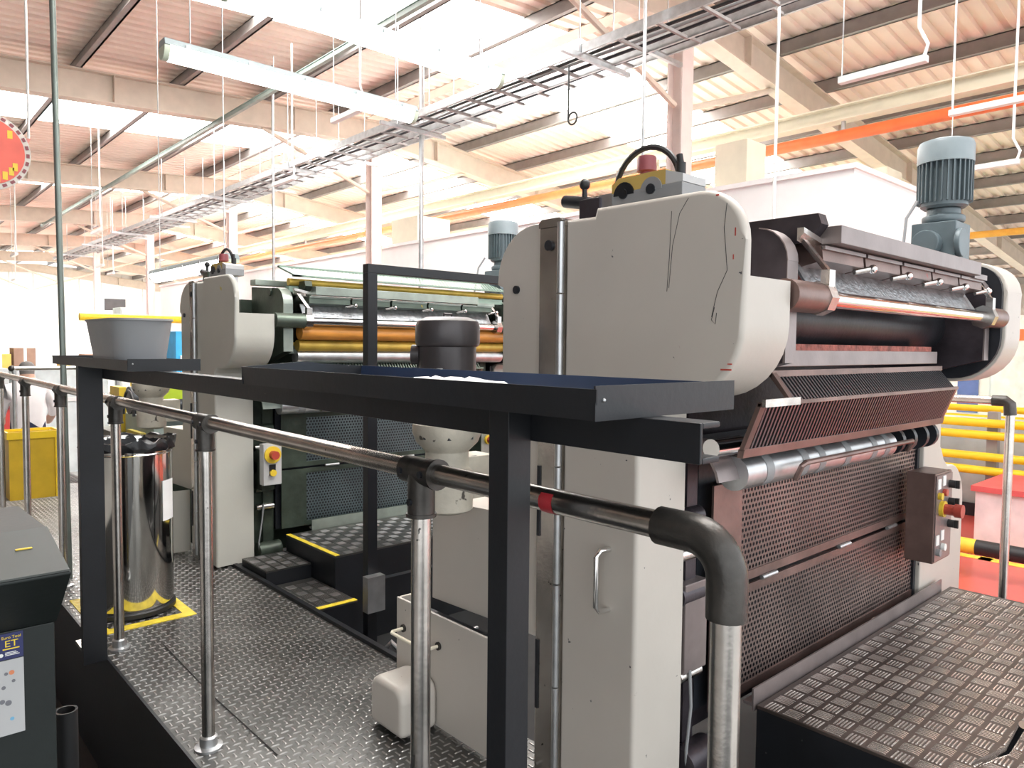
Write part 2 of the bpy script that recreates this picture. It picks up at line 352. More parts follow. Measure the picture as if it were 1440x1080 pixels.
# ================================================================== PRESS UNITS
def perf(x0, x1, z0, z1, y, pitch=.0205, th=.002, fill=.34):
    # sheet with real round holes in staggered rows
    m = MB(); nx = int((x1 - x0) / pitch); nz = int((z1 - z0) / (pitch * .87)); dx = (x1 - x0) / nx; dz = (z1 - z0) / nz
    for j in range(nz):
        for i in range(nx):
            cx = x0 + (i + .5) * dx; cz = z0 + (j + .5) * dz; off = (dx * .22 if j % 2 else -dx * .22)
            o = [(cx - dx / 2, y, cz - dz / 2), (cx + dx / 2, y, cz - dz / 2), (cx + dx / 2, y, cz + dz / 2), (cx - dx / 2, y, cz + dz / 2)]
            r = pitch * fill; h = [(cx + off + r * math.cos(a), y, cz + r * math.sin(a)) for a in [math.radians(225 + 45 * k) for k in range(8)]]
            k = len(m.v); m.v += o + h
            for q in range(4):
                a, b = q, (q + 1) % 4; h0, h1, h2 = 4 + q * 2, 4 + q * 2 + 1, 4 + (q * 2 + 2) % 8
                m.f += [(k + a, k + b, k + h1), (k + a, k + h1, k + h0), (k + b, k + h2, k + h1)]
    return m
def build_press(dy, v, label):
    A = (v == 'a')
    cr = cream if A else cream2; dk = dark_a if A else dark_b; ru = rust_a if A else rust_b; pl = plate_a if A else plate_b; bs = barsteel_a if A else barsteel_b
    t = Root('printing_press_unit', (2.8, 1.6, 0), label, 'printing press')
    P = t.part
    # --- operator-side covers
    nose = [(1.25, 0.012), (1.25, 1.17), (1.22, 1.2), (1.16, 1.2)] + arc(1.14, 1.40, .2, 270, 180, 8) + [(.94, 1.515)]
    lowdoor = nose + [(1.534, 1.515), (1.534, 0.012)]
    topd = [(.94, 1.60)] + arc(1.075, 1.60, .135, 180, 90, 8) + [(1.416, 1.737), (1.424, 1.714), (1.534, 1.716), (1.534, 0.012)]
    P('door_skin', MB().prism(nose[:-1] + topd, 'x', 1.60, 1.625), cr, bevel=.016, seg=4, bfilter=lambda c: c.x < 1.605)
    ins = [(1.254, 0.014), (1.254, 1.166), (1.218, 1.204), (1.16, 1.204)] + arc(1.14, 1.40, .197, 270, 180, 8) + [(.943, 1.515), (1.53, 1.515), (1.53, .014)]
    P('door_return', MB().prism(ins, 'x', 1.625, 1.83), cr)
    fixed = [(1.638, .42), (1.638, 1.718)] + arc(1.67, 1.548, .172, 90, 0, 8) + [(1.842, 1.54), (1.815, 1.53), (1.815, .79), (2.2, .775), (2.2, .40)]
    P('fixed_cover', MB().prism(fixed, 'x', 1.60, 1.80), cr, bevel=.006, bfilter=lambda c: c.x < 1.61)
    hs = P('hinge_strip', B(1.592, 1.66, 1.536, 1.636, .0, 1.70), steel, bevel=.003)
    P('hinge_cap', MB().prism([(1.536, 1.70), (1.536, 1.715), (1.55, 1.725), (1.625, 1.725), (1.636, 1.715), (1.636, 1.70)], 'x', 1.588, 1.665), steel, sub=hs)
    for z0, z1 in ((1.50, 1.71), (.98, 1.495), (.62, .975), (.30, .615), (.03, .295)):
        P('hinge_knuckle', MB().cyl((1.588, 1.542, z0), (1.588, 1.542, z1), .011, n=12), galv, sub=hs)
    P('bolt', MB().cyl((1.592, 1.592, 1.645), (1.584, 1.592, 1.645), .016, n=16), dark, sub=hs)
    P('lock_bolt', MB().cyl((1.60, 1.745, 1.52), (1.592, 1.745, 1.52), .013), dark)
    for (yy, zz) in ((1.62, .75), (1.62, .2)): P('latch_slot', B(1.588, 1.594, yy, yy + .012, zz, zz + .22), dark, sub=hs)
    P('pull_handle', MB().tube([(1.60, 1.345, .765), (1.565, 1.35, .765), (1.552, 1.352, .75), (1.552, 1.352, .605), (1.565, 1.35, .59), (1.60, 1.345, .59)], .0085, 12), chrome)
    if A:
        for sc_ in ([(0.993, 1.692), (0.999, 1.633), (0.988, 1.529), (1.014, 1.478), (1.029, 1.416)], [(1.155, 1.693), (1.159, 1.578), (1.165, 1.486)], [(1.104, 1.72), (1.13, 1.684), (1.15, 1.604), (1.159, 1.495)], [(1.021, 1.44), (1.029, 1.409), (1.018, 1.398), (1.015, 1.426)]):
            P('scratch', MB().tube([(1.60, a_, b_) for a_, b_ in sc_], .0009, 5), dark)
        for (a_, b_, h_, l_) in ((.985, 1.286, .004, .03), (.975, 1.30, .003, .012), (.968, 1.62, .02, .003), (.972, 1.56, .012, .003), (1.02, 1.715, .004, .008)):
            P('red_smear', B(1.5992, 1.6012, a_ - l_ / 2, a_ + l_ / 2, b_ - h_ / 2, b_ + h_ / 2), red_pl)
    # --- lower tank, its bar handle and the rounded foot cover
    P('tank_cover', MB().box(1.50, 1.512, 1.745, 2.285, .01, .405).box(1.512, 1.62, 2.273, 2.285, .01, .405).box(1.512, 1.62, 1.745, 1.757, .01, .405), cr, bevel=.004)
    P('tank_rail', MB().tube([(1.50, 2.235, .30), (1.45, 2.235, .30), (1.44, 2.225, .30), (1.44, 2.035, .30), (1.45, 2.02, .30), (1.50, 2.02, .30)], .006, 8), beige2)
    for y in (2.235, 2.02): P('rail_boss', MB().cyl((1.50, y, .30), (1.493, y, .30), .014), fitting)
    P('tank_fill', B(1.52, 1.60, 1.77, 2.26, .1, .36), dark)
    P('foot_cover', MB().prism([(2.02, .012), (2.02, .13)] + arc(2.07, .135, .05, 180, 90, 4) + arc(2.17, .135, .05, 90, 0, 4) + [(2.22, .012)], 'x', 1.345, 1.498), cr, bevel=.022, seg=3)
    # --- vertical geared motor on the operator side
    mc = (1.44, 1.90)
    g = P('drive_motor', MB().lathe([(.088, 1.09), (.092, 1.10), (.092, 1.335), (.1, 1.34), (.104, 1.35), (.104, 1.40), (.098, 1.418), (.07, 1.43), (.01, 1.433)], mc, 28), motor_dark)
    P('motor_boss', MB().cyl((1.38, 1.965, 1.31), (1.362, 1.985, 1.31), .032), motor_dark, sub=g)
    P('terminal_box', B(1.40, 1.48, 1.985, 2.02, 1.26, 1.34), motor_dark, sub=g, bevel=.006)
    P('lifting_eye', MB().tube([(1.425, 1.90, 1.43), (1.425, 1.90, 1.441), (1.455, 1.90, 1.441), (1.455, 1.90, 1.43)], .004), motor_dark, sub=g)
    for s in (-.07, .07): P('clamp_stud', MB().cyl((mc[0] - .075, mc[1] + s, 1.26), (mc[0] - .092, mc[1] + s, 1.26), .01), galv, sub=g)
    gb = P('gearbox', MB().lathe([(.06, .80), (.085, .81), (.088, .93), (.072, .95), (.07, 1.0), (.1, 1.03), (.112, 1.06), (.112, 1.09)], mc, 24).box(1.44, 1.60, 1.85, 1.95, .84, .98), dirty_white, bevel=.004)
    for k in range(8): P('flange_bolt', MB().cyl((mc[0] + .1 * math.cos(k * PI / 4 + .2), mc[1] + .1 * math.sin(k * PI / 4 + .2), 1.045), (mc[0] + .1 * math.cos(k * PI / 4 + .2), mc[1] + .1 * math.sin(k * PI / 4 + .2), 1.06), .009, n=6), dark, sub=gb)
    # --- far-side cover
    full = nose + [(.94, 1.60)] + arc(1.075, 1.60, .135, 180, 90, 8) + [(1.60, 1.737), (1.84, 1.5), (1.84, .8)] + [(2.0, .7), (2.0, .012)]
    P('far_cover', MB().prism(full, 'x', 3.76, 3.985), cr, bevel=.012)
    inner = [(1.27, .1), (1.27, 1.19), (1.16, 1.215)] + arc(1.14, 1.40, .185, 270, 180, 8) + [(.955, 1.60)] + arc(1.075, 1.60, .12, 180, 90, 6) + [(1.5, 1.72), (1.5, .1)]
    P('far_liner', MB().prism(inner, 'x', 3.735, 3.76), dark)
    bul = [(3.985, .012), (3.985, .88)] + [(4.03, .86), (4.07, .80), (4.13, .76)] + arc(4.18, .56, .2, 90, 0, 8) + [(4.38, .012)]
    P('far_bulge', MB().prism(bul, 'y', 1.26, 1.95), cr, bevel=.01)
    for z in (1.46, 1.40, 1.34): P('liner_rivet', MB().cyl((3.735, 1.01, z), (3.73, 1.01, z), .005), galv)
    # --- body and cavity
    P('machine_body', B(1.84, 3.73, 1.45, 1.80, .0, 1.62), dk)
    P('cavity_roller', MB().cyl((1.98, 1.27, 1.45), (3.66, 1.27, 1.45), .12, n=32), dark)
    P('cavity_roller', MB().cyl((1.98, 1.20, 1.60), (3.66, 1.20, 1.60), .05, n=24), dk)
    for (x0, x1) in ((1.91, 1.965), (3.66, 3.715)):
        pr = [(1.30, .1), (1.30, 1.22), (1.0, 1.30), (.995, 1.58)] + arc(1.09, 1.58, .095, 180, 95, 6) + [(1.45, 1.70), (1.45, .1)]
        f = P('side_frame', MB().prism(pr, 'x', x0, x1), dk)
        rim = [(1.0, 1.30), (.993, 1.30), (.993, 1.58)] + arc(1.09, 1.58, .098, 180, 95, 6) + arc(1.09, 1.58, .095, 95, 180, 6)
        P('frame_rim', MB().prism(rim, 'x', x0 - .002, x1 + .002), bs, sub=f)
    P('frame_bolt', MB().cyl((1.91, 1.17, 1.655), (1.90, 1.17, 1.655), .022, n=6), dk)
    # --- chrome bar with its sleeves and clamps
    cb = P('chrome_bar', MB().cyl((1.97, .965, 1.482), (3.66, .965, 1.482), .024, n=24), chrome)
    for (x0, x1, xc) in ((1.84, 2.03, 2.04), (3.56, 3.73, 3.53)):
        P('bar_sleeve', MB().cyl((x0, .965, 1.482), (x1, .965, 1.482), .043, n=20), ru, sub=cb)
        P('bar_clamp', MB().cyl((xc - .02, .965, 1.482), (xc + .025, .965, 1.482), .048, n=8).box(xc - .015, xc + .02, .93, .955, 1.5, 1.56), steel, sub=cb)
        P('clamp_link', MB().hexa([(xc - .008, .93, 1.55), (xc + .012, .93, 1.55), (xc + .012, .945, 1.55), (xc - .008, .945, 1.55)], [(xc - .05, .99, 1.645), (xc - .03, .99, 1.645), (xc - .03, 1.005, 1.645), (xc - .05, 1.005, 1.645)]), steel, sub=cb)
    # --- ink fountain
    P('ink_blade', MB().hexa([(2.03, .985, 1.505), (3.50, .985, 1.505), (3.50, .99, 1.50), (2.03, .99, 1.50)], [(2.03, 1.035, 1.585), (3.50, 1.035, 1.585), (3.50, 1.04, 1.58), (2.03, 1.04, 1.58)]), stipple)
    P('fountain_dark_bar', B(2.03, 3.55, 1.0, 1.03, 1.48, 1.502), dark)  # dark bar at the lower edge of the ink blade
    xs = [2.05 + .29 * i for i in range(6)]
    for i in range(5):
        a, b = xs[i] + .008, xs[i + 1] - .008
        k = P('ink_key_plate', MB().hexa([(a, .965, 1.59), (b, .965, 1.59), (b, 1.04, 1.575), (a, 1.04, 1.575)], [(a, .97, 1.632), (b, .97, 1.632), (b, 1.05, 1.64), (a, 1.05, 1.64)]), ru)
        P('key_lip', B(a, b, .96, .972, 1.622, 1.632), bs, sub=k)
    for x in xs[1:]:
        k = P('key_screw', MB().cyl((x - .03, .985, 1.578), (x + .015, .955, 1.588), .009), steel); P('ball_knob', MB().sphere((x + .02, .95, 1.588), .014), chrome, sub=k)
    P('top_bar', B(2.08, 3.33, .925, .99, 1.637, 1.688), bs, bevel=.003)
    P('bar_bracket', MB().prism([(1.0, 1.64), (.96, 1.69), (.97, 1.72), (1.2, 1.72), (1.2, 1.64)], 'x', 2.03, 2.075), dk)
    P('bar_bracket', B(3.34, 3.50, .95, 1.1, 1.63, 1.65), bs)
    P('rear_rail', B(1.85, 3.74, 1.25, 1.33, 1.70, 1.735), bs, bevel=.003)
    P('link_arm', MB().hexa([(1.97, .98, 1.66), (2.08, .98, 1.64), (2.08, 1.0, 1.62), (1.97, 1.0, 1.64)], [(1.97, .98, 1.675), (2.08, .98, 1.655), (2.08, 1.0, 1.655), (1.97, 1.0, 1.675)]), steel)
    # --- beam, ribbed guard
    P('cross_beam', B(1.97, 3.42, 1.10, 1.20, 1.285, 1.335), bs, bevel=.003)
    P('dried_ink_strip', B(1.97, 3.36, 1.105, 1.16, 1.335, 1.355), red_rust if A else yellow_ink)
    gd = P('rib_guard_frame', MB().box(2.03, 3.47, 1.095, 1.115, 1.255, 1.275).box(1.86, 3.47, 1.03, 1.045, 1.178, 1.19)
           .hexa([(1.86, 1.085, 1.03), (3.47, 1.085, 1.03), (3.47, 1.105, 1.03), (1.86, 1.105, 1.03)], [(1.86, 1.08, 1.056), (3.47, 1.08, 1.056), (3.47, 1.1, 1.056), (1.86, 1.1, 1.056)])
           .hexa([(1.86, 1.085, 1.05), (1.89, 1.085, 1.05), (1.89, 1.10, 1.05), (1.86, 1.10, 1.05)], [(1.86, 1.03, 1.19), (1.89, 1.03, 1.19), (1.89, 1.045, 1.19), (1.86, 1.045, 1.19)])
           .hexa([(3.445, 1.085, 1.05), (3.47, 1.085, 1.05), (3.47, 1.10, 1.05), (3.445, 1.10, 1.05)], [(3.445, 1.03, 1.19), (3.47, 1.03, 1.19), (3.47, 1.045, 1.19), (3.445, 1.045, 1.19)])
           .hexa([(2.03, 1.03, 1.185), (2.055, 1.03, 1.185), (2.055, 1.045, 1.185), (2.03, 1.045, 1.185)], [(2.03, 1.095, 1.27), (2.055, 1.095, 1.27), (2.055, 1.115, 1.27), (2.03, 1.115, 1.27)]), ru, bevel=.0015)
    P('guard_corner_plate', B(1.86, 2.06, 1.02, 1.03, 1.178, 1.20), steel, sub=gd)
    P('guard_backing', MB().hexa([(1.89, 1.105, 1.05), (3.45, 1.105, 1.05), (3.45, 1.11, 1.05), (1.89, 1.11, 1.05)], [(1.89, 1.055, 1.185), (3.45, 1.055, 1.185), (3.45, 1.06, 1.185), (1.89, 1.06, 1.185)]), dark, sub=gd)
    lo = MB().hexa([(-.0045, .045, -.07), (.0045, .045, -.07), (.0045, .06, -.07), (-.0045, .06, -.07)], [(-.0045, -.005, .065), (.0045, -.005, .065), (.0045, .012, .065), (-.0045, .012, .065)]).mesh('rib'); lo.materials.append(M('rib_steel', (.17, .165, .175), .3, .85) if A else ru)
    up = MB().hexa([(-.0045, -.002, -.035), (.0045, -.002, -.035), (.0045, .01, -.035), (-.0045, .01, -.035)], [(-.0045, .058, .038), (.0045, .058, .038), (.0045, .07, .038), (-.0045, .07, .038)]).mesh('rib'); up.materials.append(M('rib_steel', (.17, .165, .175), .3, .85) if A else ru)
    n = 74
    for i in range(n): t.inst('rib', lo, (1.90 + i * (1.535 / (n - 1)), 1.04, 1.119), sub=gd)
    for i in range(66): t.inst('rib', up, (2.07 + i * (1.37 / 65), 1.04, 1.222), sub=gd)
    # --- plate cylinder, handle
    cy = P('plate_cylinder', MB().cyl((1.96, 1.175, .965), (3.08, 1.175, .965), .052, n=28), galv)
    for x in (2.07, 2.3, 2.42, 2.62, 2.85, 2.97): P('cylinder_band', MB().cyl((x, 1.175, .965), (x + .045, 1.175, .965), .053, n=28, caps=False), grey_pl, sub=cy)
    P('cylinder_journal', MB().cyl((1.84, 1.175, 1.05), (1.99, 1.175, 1.05), .028, n=16), chrome)
    P('guard_handle', MB().tube([(2.20, 1.10, .93), (2.20, 1.08, .975), (2.215, 1.075, .985), (3.10, 1.075, .985), (3.115, 1.08, .975), (3.12, 1.10, .94)], .009, 8), ru)
    P('dark_gear_rack', MB().box(2.0, 3.74, 1.32, 1.44, .17, 1.04), dark)
    for x in (3.25, 3.38, 3.52, 3.64): P('gear_wheel', MB().cyl((x, 1.22, .96), (x + .03, 1.22, .96), .06, n=18), dark)
    # --- perforated panels
    for (z0, z1) in ((.56, .905), (.175, .545)):
        fr = P('panel_frame', MB().box(2.02, 2.19, 1.275, 1.283, z0, z1).box(3.76, 3.82, 1.275, 1.283, z0, z1).box(2.19, 3.76, 1.275, 1.283, z0, z0 + .03).box(2.19, 3.76, 1.275, 1.283, z1 - .03, z1), ru if A else dark_b)
        P('perforated_sheet', perf(2.19, 3.76, z0 + .03, z1 - .03, 1.280), pl, sub=fr)
    for x in (2.32, 2.92, 3.40): P('panel_hinge', MB().cyl((x, 1.27, .553), (x + .10, 1.27, .553), .008), galv)
    P('kick_strip', MB().box(2.2, 3.98, 1.222, 1.228, .14, .215).box(2.2, 3.98, 1.228, 1.26, .155, .165), bs)
    # --- open gear column between cover and panel
    P('gear_column', B(1.84, 1.99, 1.33, 1.44, .05, 1.05), dk)
    P('curved_shield', MB().prism(arc(1.28, .93, .13, 60, 170, 8) + arc(1.28, .93, .122, 170, 60, 8), 'x', 1.85, 1.98), bs)
    for (y, z, r) in ((1.30, .82, .03), (1.31, .70, .022), (1.30, .58, .035), (1.31, .45, .03), (1.29, .33, .02)):
        P('column_bolt', MB().cyl((1.86, y, z), (1.97, y, z), r, n=14), steel if r < .03 else dk)
    if A: P('column_cover', B(1.87, 1.99, 1.27, 1.32, .34, .62), bs, bevel=.005)
    else:
        bb = P('button_box', B(1.845, 1.96, 1.14, 1.20, .49, .74), ltgrey_m, bevel=.004)
        P('box_bracket', B(1.86, 1.94, 1.20, 1.33, .45, .70), dark_b, sub=bb)
        P('stop_ring', MB().cyl((1.90, 1.14, .675), (1.90, 1.128, .675), .052, n=24), yellow_pl, sub=bb)
        P('stop_button', MB().cyl((1.90, 1.128, .675), (1.90, 1.09, .675), .026), red_pl, sub=bb)
        P('selector', MB().cyl((1.90, 1.14, .565), (1.90, 1.12, .565), .02), yellow_pl, sub=bb); P('selector_plate', B(1.88, 1.92, 1.136, 1.14, .55, .615), dark, sub=bb)
    P('cable', MB().tube([(1.90, 1.27, .35), (1.88, 1.25, .25), (1.86, 1.25, .12), (1.87, 1.255, .02)], .005, 8), grey_pl)
    P('lower_cylinder', MB().cyl((1.86, 1.27, .06), (2.0, 1.27, .06), .055, n=20), dk)
    # --- control box
    c = P('control_box', B(3.52, 3.73, 1.12, 1.24, .40, .80), ru if A else dark_b, bevel=.006)
    P('control_face', B(3.525, 3.725, 1.116, 1.12, .41, .79), bs, sub=c)
    P('stop_ring', MB().cyl((3.59, 1.116, .64), (3.59, 1.10, .64), .036), yellow_pl, sub=c)
    P('stop_button', MB().cyl((3.59, 1.10, .64), (3.59, 1.045, .64), .024).cyl((3.59, 1.06, .64), (3.59, 1.03, .64), .03), red_pl, sub=c)
    for (x, z, mm) in ((3.555, .70, yellow_pl), (3.615, .71, red_pl), (3.555, .45, grey_pl), (3.615, .465, white_pl)):
        P('push_button', MB().cyl((x, 1.116, z), (x, 1.10, z), .016), mm, sub=c); P('button_tag', B(x - .018, x + .018, 1.113, 1.116, z + .03, z + .075), white_pl, sub=c)
    for z in (.74, .66, .56): P('selector_knob', MB().cyl((3.69, 1.116, z), (3.69, 1.09, z), .018).box(3.684, 3.696, 1.075, 1.09, z - .018, z + .018), rubber, sub=c)
    # --- stop station on the head
    e = P('stop_station', MB().box(1.63, 1.74, 1.145, 1.385, 1.738, 1.775), grey_pl, bevel=.004)
    P('station_lid', MB().prism([(1.20, 1.775), (1.385, 1.775), (1.385, 1.80), (1.36, 1.815), (1.20, 1.815)], 'x', 1.632, 1.738), ochre, sub=e)
    P('station_end', MB().prism([(1.145, 1.775), (1.20, 1.775), (1.20, 1.812), (1.145, 1.795)], 'x', 1.632, 1.738), ltgrey_m, sub=e)
    for y in (1.34, 1.245): P('thumb_recess', MB().prism(arc(y, 1.765, .036, 0, 180, 10), 'x', 1.628, 1.634), grey_pl if y < 1.3 else dark, sub=e); P('recess_button', MB().cyl((1.63, y, 1.768), (1.624, y, 1.768), .014), dark, sub=e)
    P('mushroom_button', MB().lathe([(.018, 1.815), (.018, 1.828), (.028, 1.832), (.0265, 1.868), (.024, 1.873), (.002, 1.875)], (1.68, 1.30), 20), dred_pl, sub=e)
    P('hose', MB().tube([(1.70, 1.40, 1.75)] + [(1.70, 1.305 + .105 * math.cos(a), 1.80 + .10 * math.sin(a)) for a in [math.radians(195 - 14 * k) for k in range(14)]][::1], .008, 8) if False else
      MB().tube([(1.70, 1.43, 1.76)] + [(1.70, 1.315 + .112 * math.cos(math.radians(d)), 1.79 + .115 * math.sin(math.radians(d))) for d in range(0, 181, 12)] + [(1.70, 1.20, 1.76)], .0085, 8), rubber)
    P('cable_gland', MB().cyl((1.70, 1.20, 1.80), (1.70, 1.20, 1.842), .014).cyl((1.70, 1.20, 1.842), (1.70, 1.205, 1.865), .009), rubber)
    P('lever', MB().cyl((1.66, 1.515, 1.735), (1.66, 1.515, 1.815), .008).sphere((1.66, 1.515, 1.826), .017), rubber)
    P('lever_tube', MB().cyl((1.66, 1.595, 1.787), (1.66, 1.47, 1.762), .019, n=14), dark)
    P('lever_block', MB().box(1.63, 1.70, 1.43, 1.51, 1.718, 1.775), dk, bevel=.004)
    P('ink_can_block', MB().box(1.64, 1.80, 1.39, 1.44, 1.72, 1.78), galv)
    # --- geared motor standing on the far cover
    gm = P('top_gearbox', MB().box(3.72, 3.92, 1.14, 1.33, 1.737, 1.93).lathe([(.08, 1.93), (.09, 1.94), (.09, 1.965), (.07, 1.97), (.07, 2.0)], (3.82, 1.225), 20)
           .cyl((3.75, 1.14, 1.83), (3.75, 1.115, 1.83), .065, n=20).cyl((3.72, 1.25, 1.83), (3.66, 1.25, 1.83), .06, n=16), motor_blue, bevel=.008)
    mo = P('top_motor', MB().lathe([(.085, 2.0), (.098, 2.01), (.098, 2.215)], (3.82, 1.225), 32), motor_blue)
    fins = MB()
    for k in range(30):
        a = 2 * PI * k / 30; cx, cy = 3.82 + .104 * math.cos(a), 1.225 + .104 * math.sin(a)
        fins.hexa([(cx + .012 * math.cos(a + q) * 1 , cy + .012 * math.sin(a + q), 2.025) for q in (.25, PI - .25, PI + .25, -.25)], [(cx + .012 * math.cos(a + q), cy + .012 * math.sin(a + q), 2.205) for q in (.25, PI - .25, PI + .25, -.25)])
    P('cooling_fins', fins, motor_blue, sub=mo)
    P('fan_cowl', MB().lathe([(.118, 2.205), (.118, 2.285), (.11, 2.305), (.08, 2.315), (.005, 2.317)], (3.82, 1.225), 32), M('blue_grey_cowl', (0.25, 0.30, 0.32), .4), sub=mo)
    P('motor_terminal', B(3.90, 3.96, 1.17, 1.27, 2.05, 2.16), motor_blue, sub=mo, bevel=.004)
    P('motor_cable', MB().tube([(3.70, 1.30, 2.03), (3.66, 1.33, 1.95), (3.62, 1.33, 1.75)], .007, 8), grey_pl)
    if not A:
        # the green unit carries a perforated guard and inky rollers in view
        gg = P('mesh_guard_frame', MB().box(1.98, 3.66, 1.0, 1.03, 1.745, 1.755).box(1.98, 3.66, 1.20, 1.23, 1.815, 1.825).hexa([(1.98, 1.0, 1.745), (2.03, 1.0, 1.745), (2.03, 1.23, 1.815), (1.98, 1.23, 1.815)], [(1.98, 1.0, 1.755), (2.03, 1.0, 1.755), (2.03, 1.23, 1.825), (1.98, 1.23, 1.825)]), M('mint_green_paint', (0.24, 0.33, 0.27), .45))
        pm = perf(2.03, 3.66, 0, .24, 0, .026, fill=.28); pm.v = [(v_[0], 1.005 + v_[2] * .957, 1.755 + v_[2] * .29) for v_ in pm.v]
        P('mesh_guard_sheet', pm, MATS['mint_green_paint'], sub=gg)
        P('guard_shaft', MB().cyl((1.97, 1.06, 1.715), (3.66, 1.06, 1.715), .022, n=16), yellow_ink)
        P('green_rail', B(1.97, 3.66, 1.05, 1.1, 1.655, 1.69), MATS['mint_green_paint'])
        P('ink_roller', MB().cyl((2.02, 1.02, 1.415), (3.66, 1.02, 1.415), .045, n=24), orange_ink)
        P('ink_roller', MB().cyl((2.02, 1.05, 1.335), (3.66, 1.05, 1.335), .035, n=24), yellow_ink)
        P('ink_pan', MB().cyl((2.02, 1.08, 1.27), (3.66, 1.08, 1.27), .045, n=24), galv)
    t.e.location.y += dy
    return t
build_press(0.0, 'a', 'cream printing unit with violet-stained perforated panels and ribbed guard')
build_press(3.11, 'b', 'cream printing unit with green mesh top guard and orange rollers')

# ================================================================== HANDRAIL, TRAYS
hr = Root('handrail', (.86, 3.5, 0), 'worn steel tube handrail along the walkway edge', 'handrail')
RX_, RZ_ = .86, 1.083
hr.part('top_tube', MB().cyl((RX_, .60, RZ_), (RX_, 8.3, RZ_ + .02), .0205, n=20), steel)
hr.part('elbow', MB().tube([(RX_, .63, RZ_), (RX_, .575, RZ_)] + [(RX_, .575 - .055 * math.sin(math.radians(a)), RZ_ - .055 + .055 * math.cos(math.radians(a))) for a in (15, 30, 45, 60, 75, 90)] + [(RX_, .52, RZ_ - .105)], .0275, 18), fitting)
posts = [.52, 1.22, 2.43, 3.5, 4.6, 5.65, 6.7, 7.75]
for i, y in enumerate(posts):
    x = RX_ if i < 1 else RX_ - .0
    pp = hr.part('post', MB().cyl((x, y, 0.0), (x, y, RZ_ - .03), .0205, n=20), steel)
    hr.part('base_flange', MB().lathe([(.045, 0), (.045, .008), (.028, .012), (.028, .04), (.022, .045)], (x, y), 20), galv, sub=pp)
    if i:
        f = hr.part('tee_fitting', MB().cyl((x, y - .05, RZ_), (x, y + .05, RZ_), .028, n=18).cyl((x, y, RZ_), (x, y, RZ_ - .085), .028, n=18).cyl((x, y - .05, RZ_), (x, y - .058, RZ_), .031, n=18).cyl((x, y, RZ_ - .085), (x, y, RZ_ - .092), .031, n=18), fitting)
        for (dy_, dz_) in ((.035, 0), (-.035, 0), (0, -.06)): hr.part('grub_screw', MB().cyl((x - .026, y + dy_, RZ_ + dz_), (x - .032, y + dy_, RZ_ + dz_), .007, n=8), dark, sub=f)
hr.part('paint_mark', MB().cyl((RX_, .83, RZ_), (RX_, .86, RZ_), .0209, n=20, caps=False), M('red_paint_mark', (.45, .03, .04), .4))
hr.part('tie_wire', MB().tube([(.836, 1.215, .50), (.828, 1.22, .42), (.834, 1.225, .33), (.838, 1.21, .30), (.832, 1.20, .37), (.836, 1.205, .40)], .0016, 6), rubber)
one('floor_wire', MB().tube([(1.014, 3.405, .0045), (1.001, 2.772, .0045), (1.009, 2.234, .0045)], .002, 6), rubber, 'thin black wire lying across the walkway treadplate', 'wire')
hr2 = Root('handrail', (1.8, 8.35, 0), 'short handrail across the far end of the walkway', 'handrail')
hr2.part('top_tube', MB().cyl((1.18, 8.45, 1.09), (3.2, 8.45, 1.09), .02), steel); hr2.part('elbow', MB().sphere((1.18, 8.45, 1.09), .03), fitting)
for x in (1.2, 2.1, 3.1): hr2.part('post', MB().cyl((x, 8.45, 0), (x, 8.45, 1.08), .02), galv)
hr3 = Root('handrail', (4.6, 1.8, -.38), 'worn tube handrail on the far side of the press', 'handrail')
hr3.part('top_tube', MB().cyl((4.6, 1.16, 1.075), (4.6, 3.9, 1.085), .022), steel)
hr3.part('elbow', MB().tube([(4.6, 1.2, 1.075), (4.6, 1.14, 1.075), (4.6, 1.12, 1.06), (4.6, 1.115, 1.0)], .03, 14), fitting)
for y in (1.115, 2.4, 3.8): hr3.part('post', MB().cyl((4.6, y, -.38), (4.6, y, 1.05), .022), steel)
tag(B(4.1, 5.0, -.6, 8.7, -.40, -.38).build('floor_far_walkway', tread, None, o=(4.5, 4, -.4)), kind='structure')

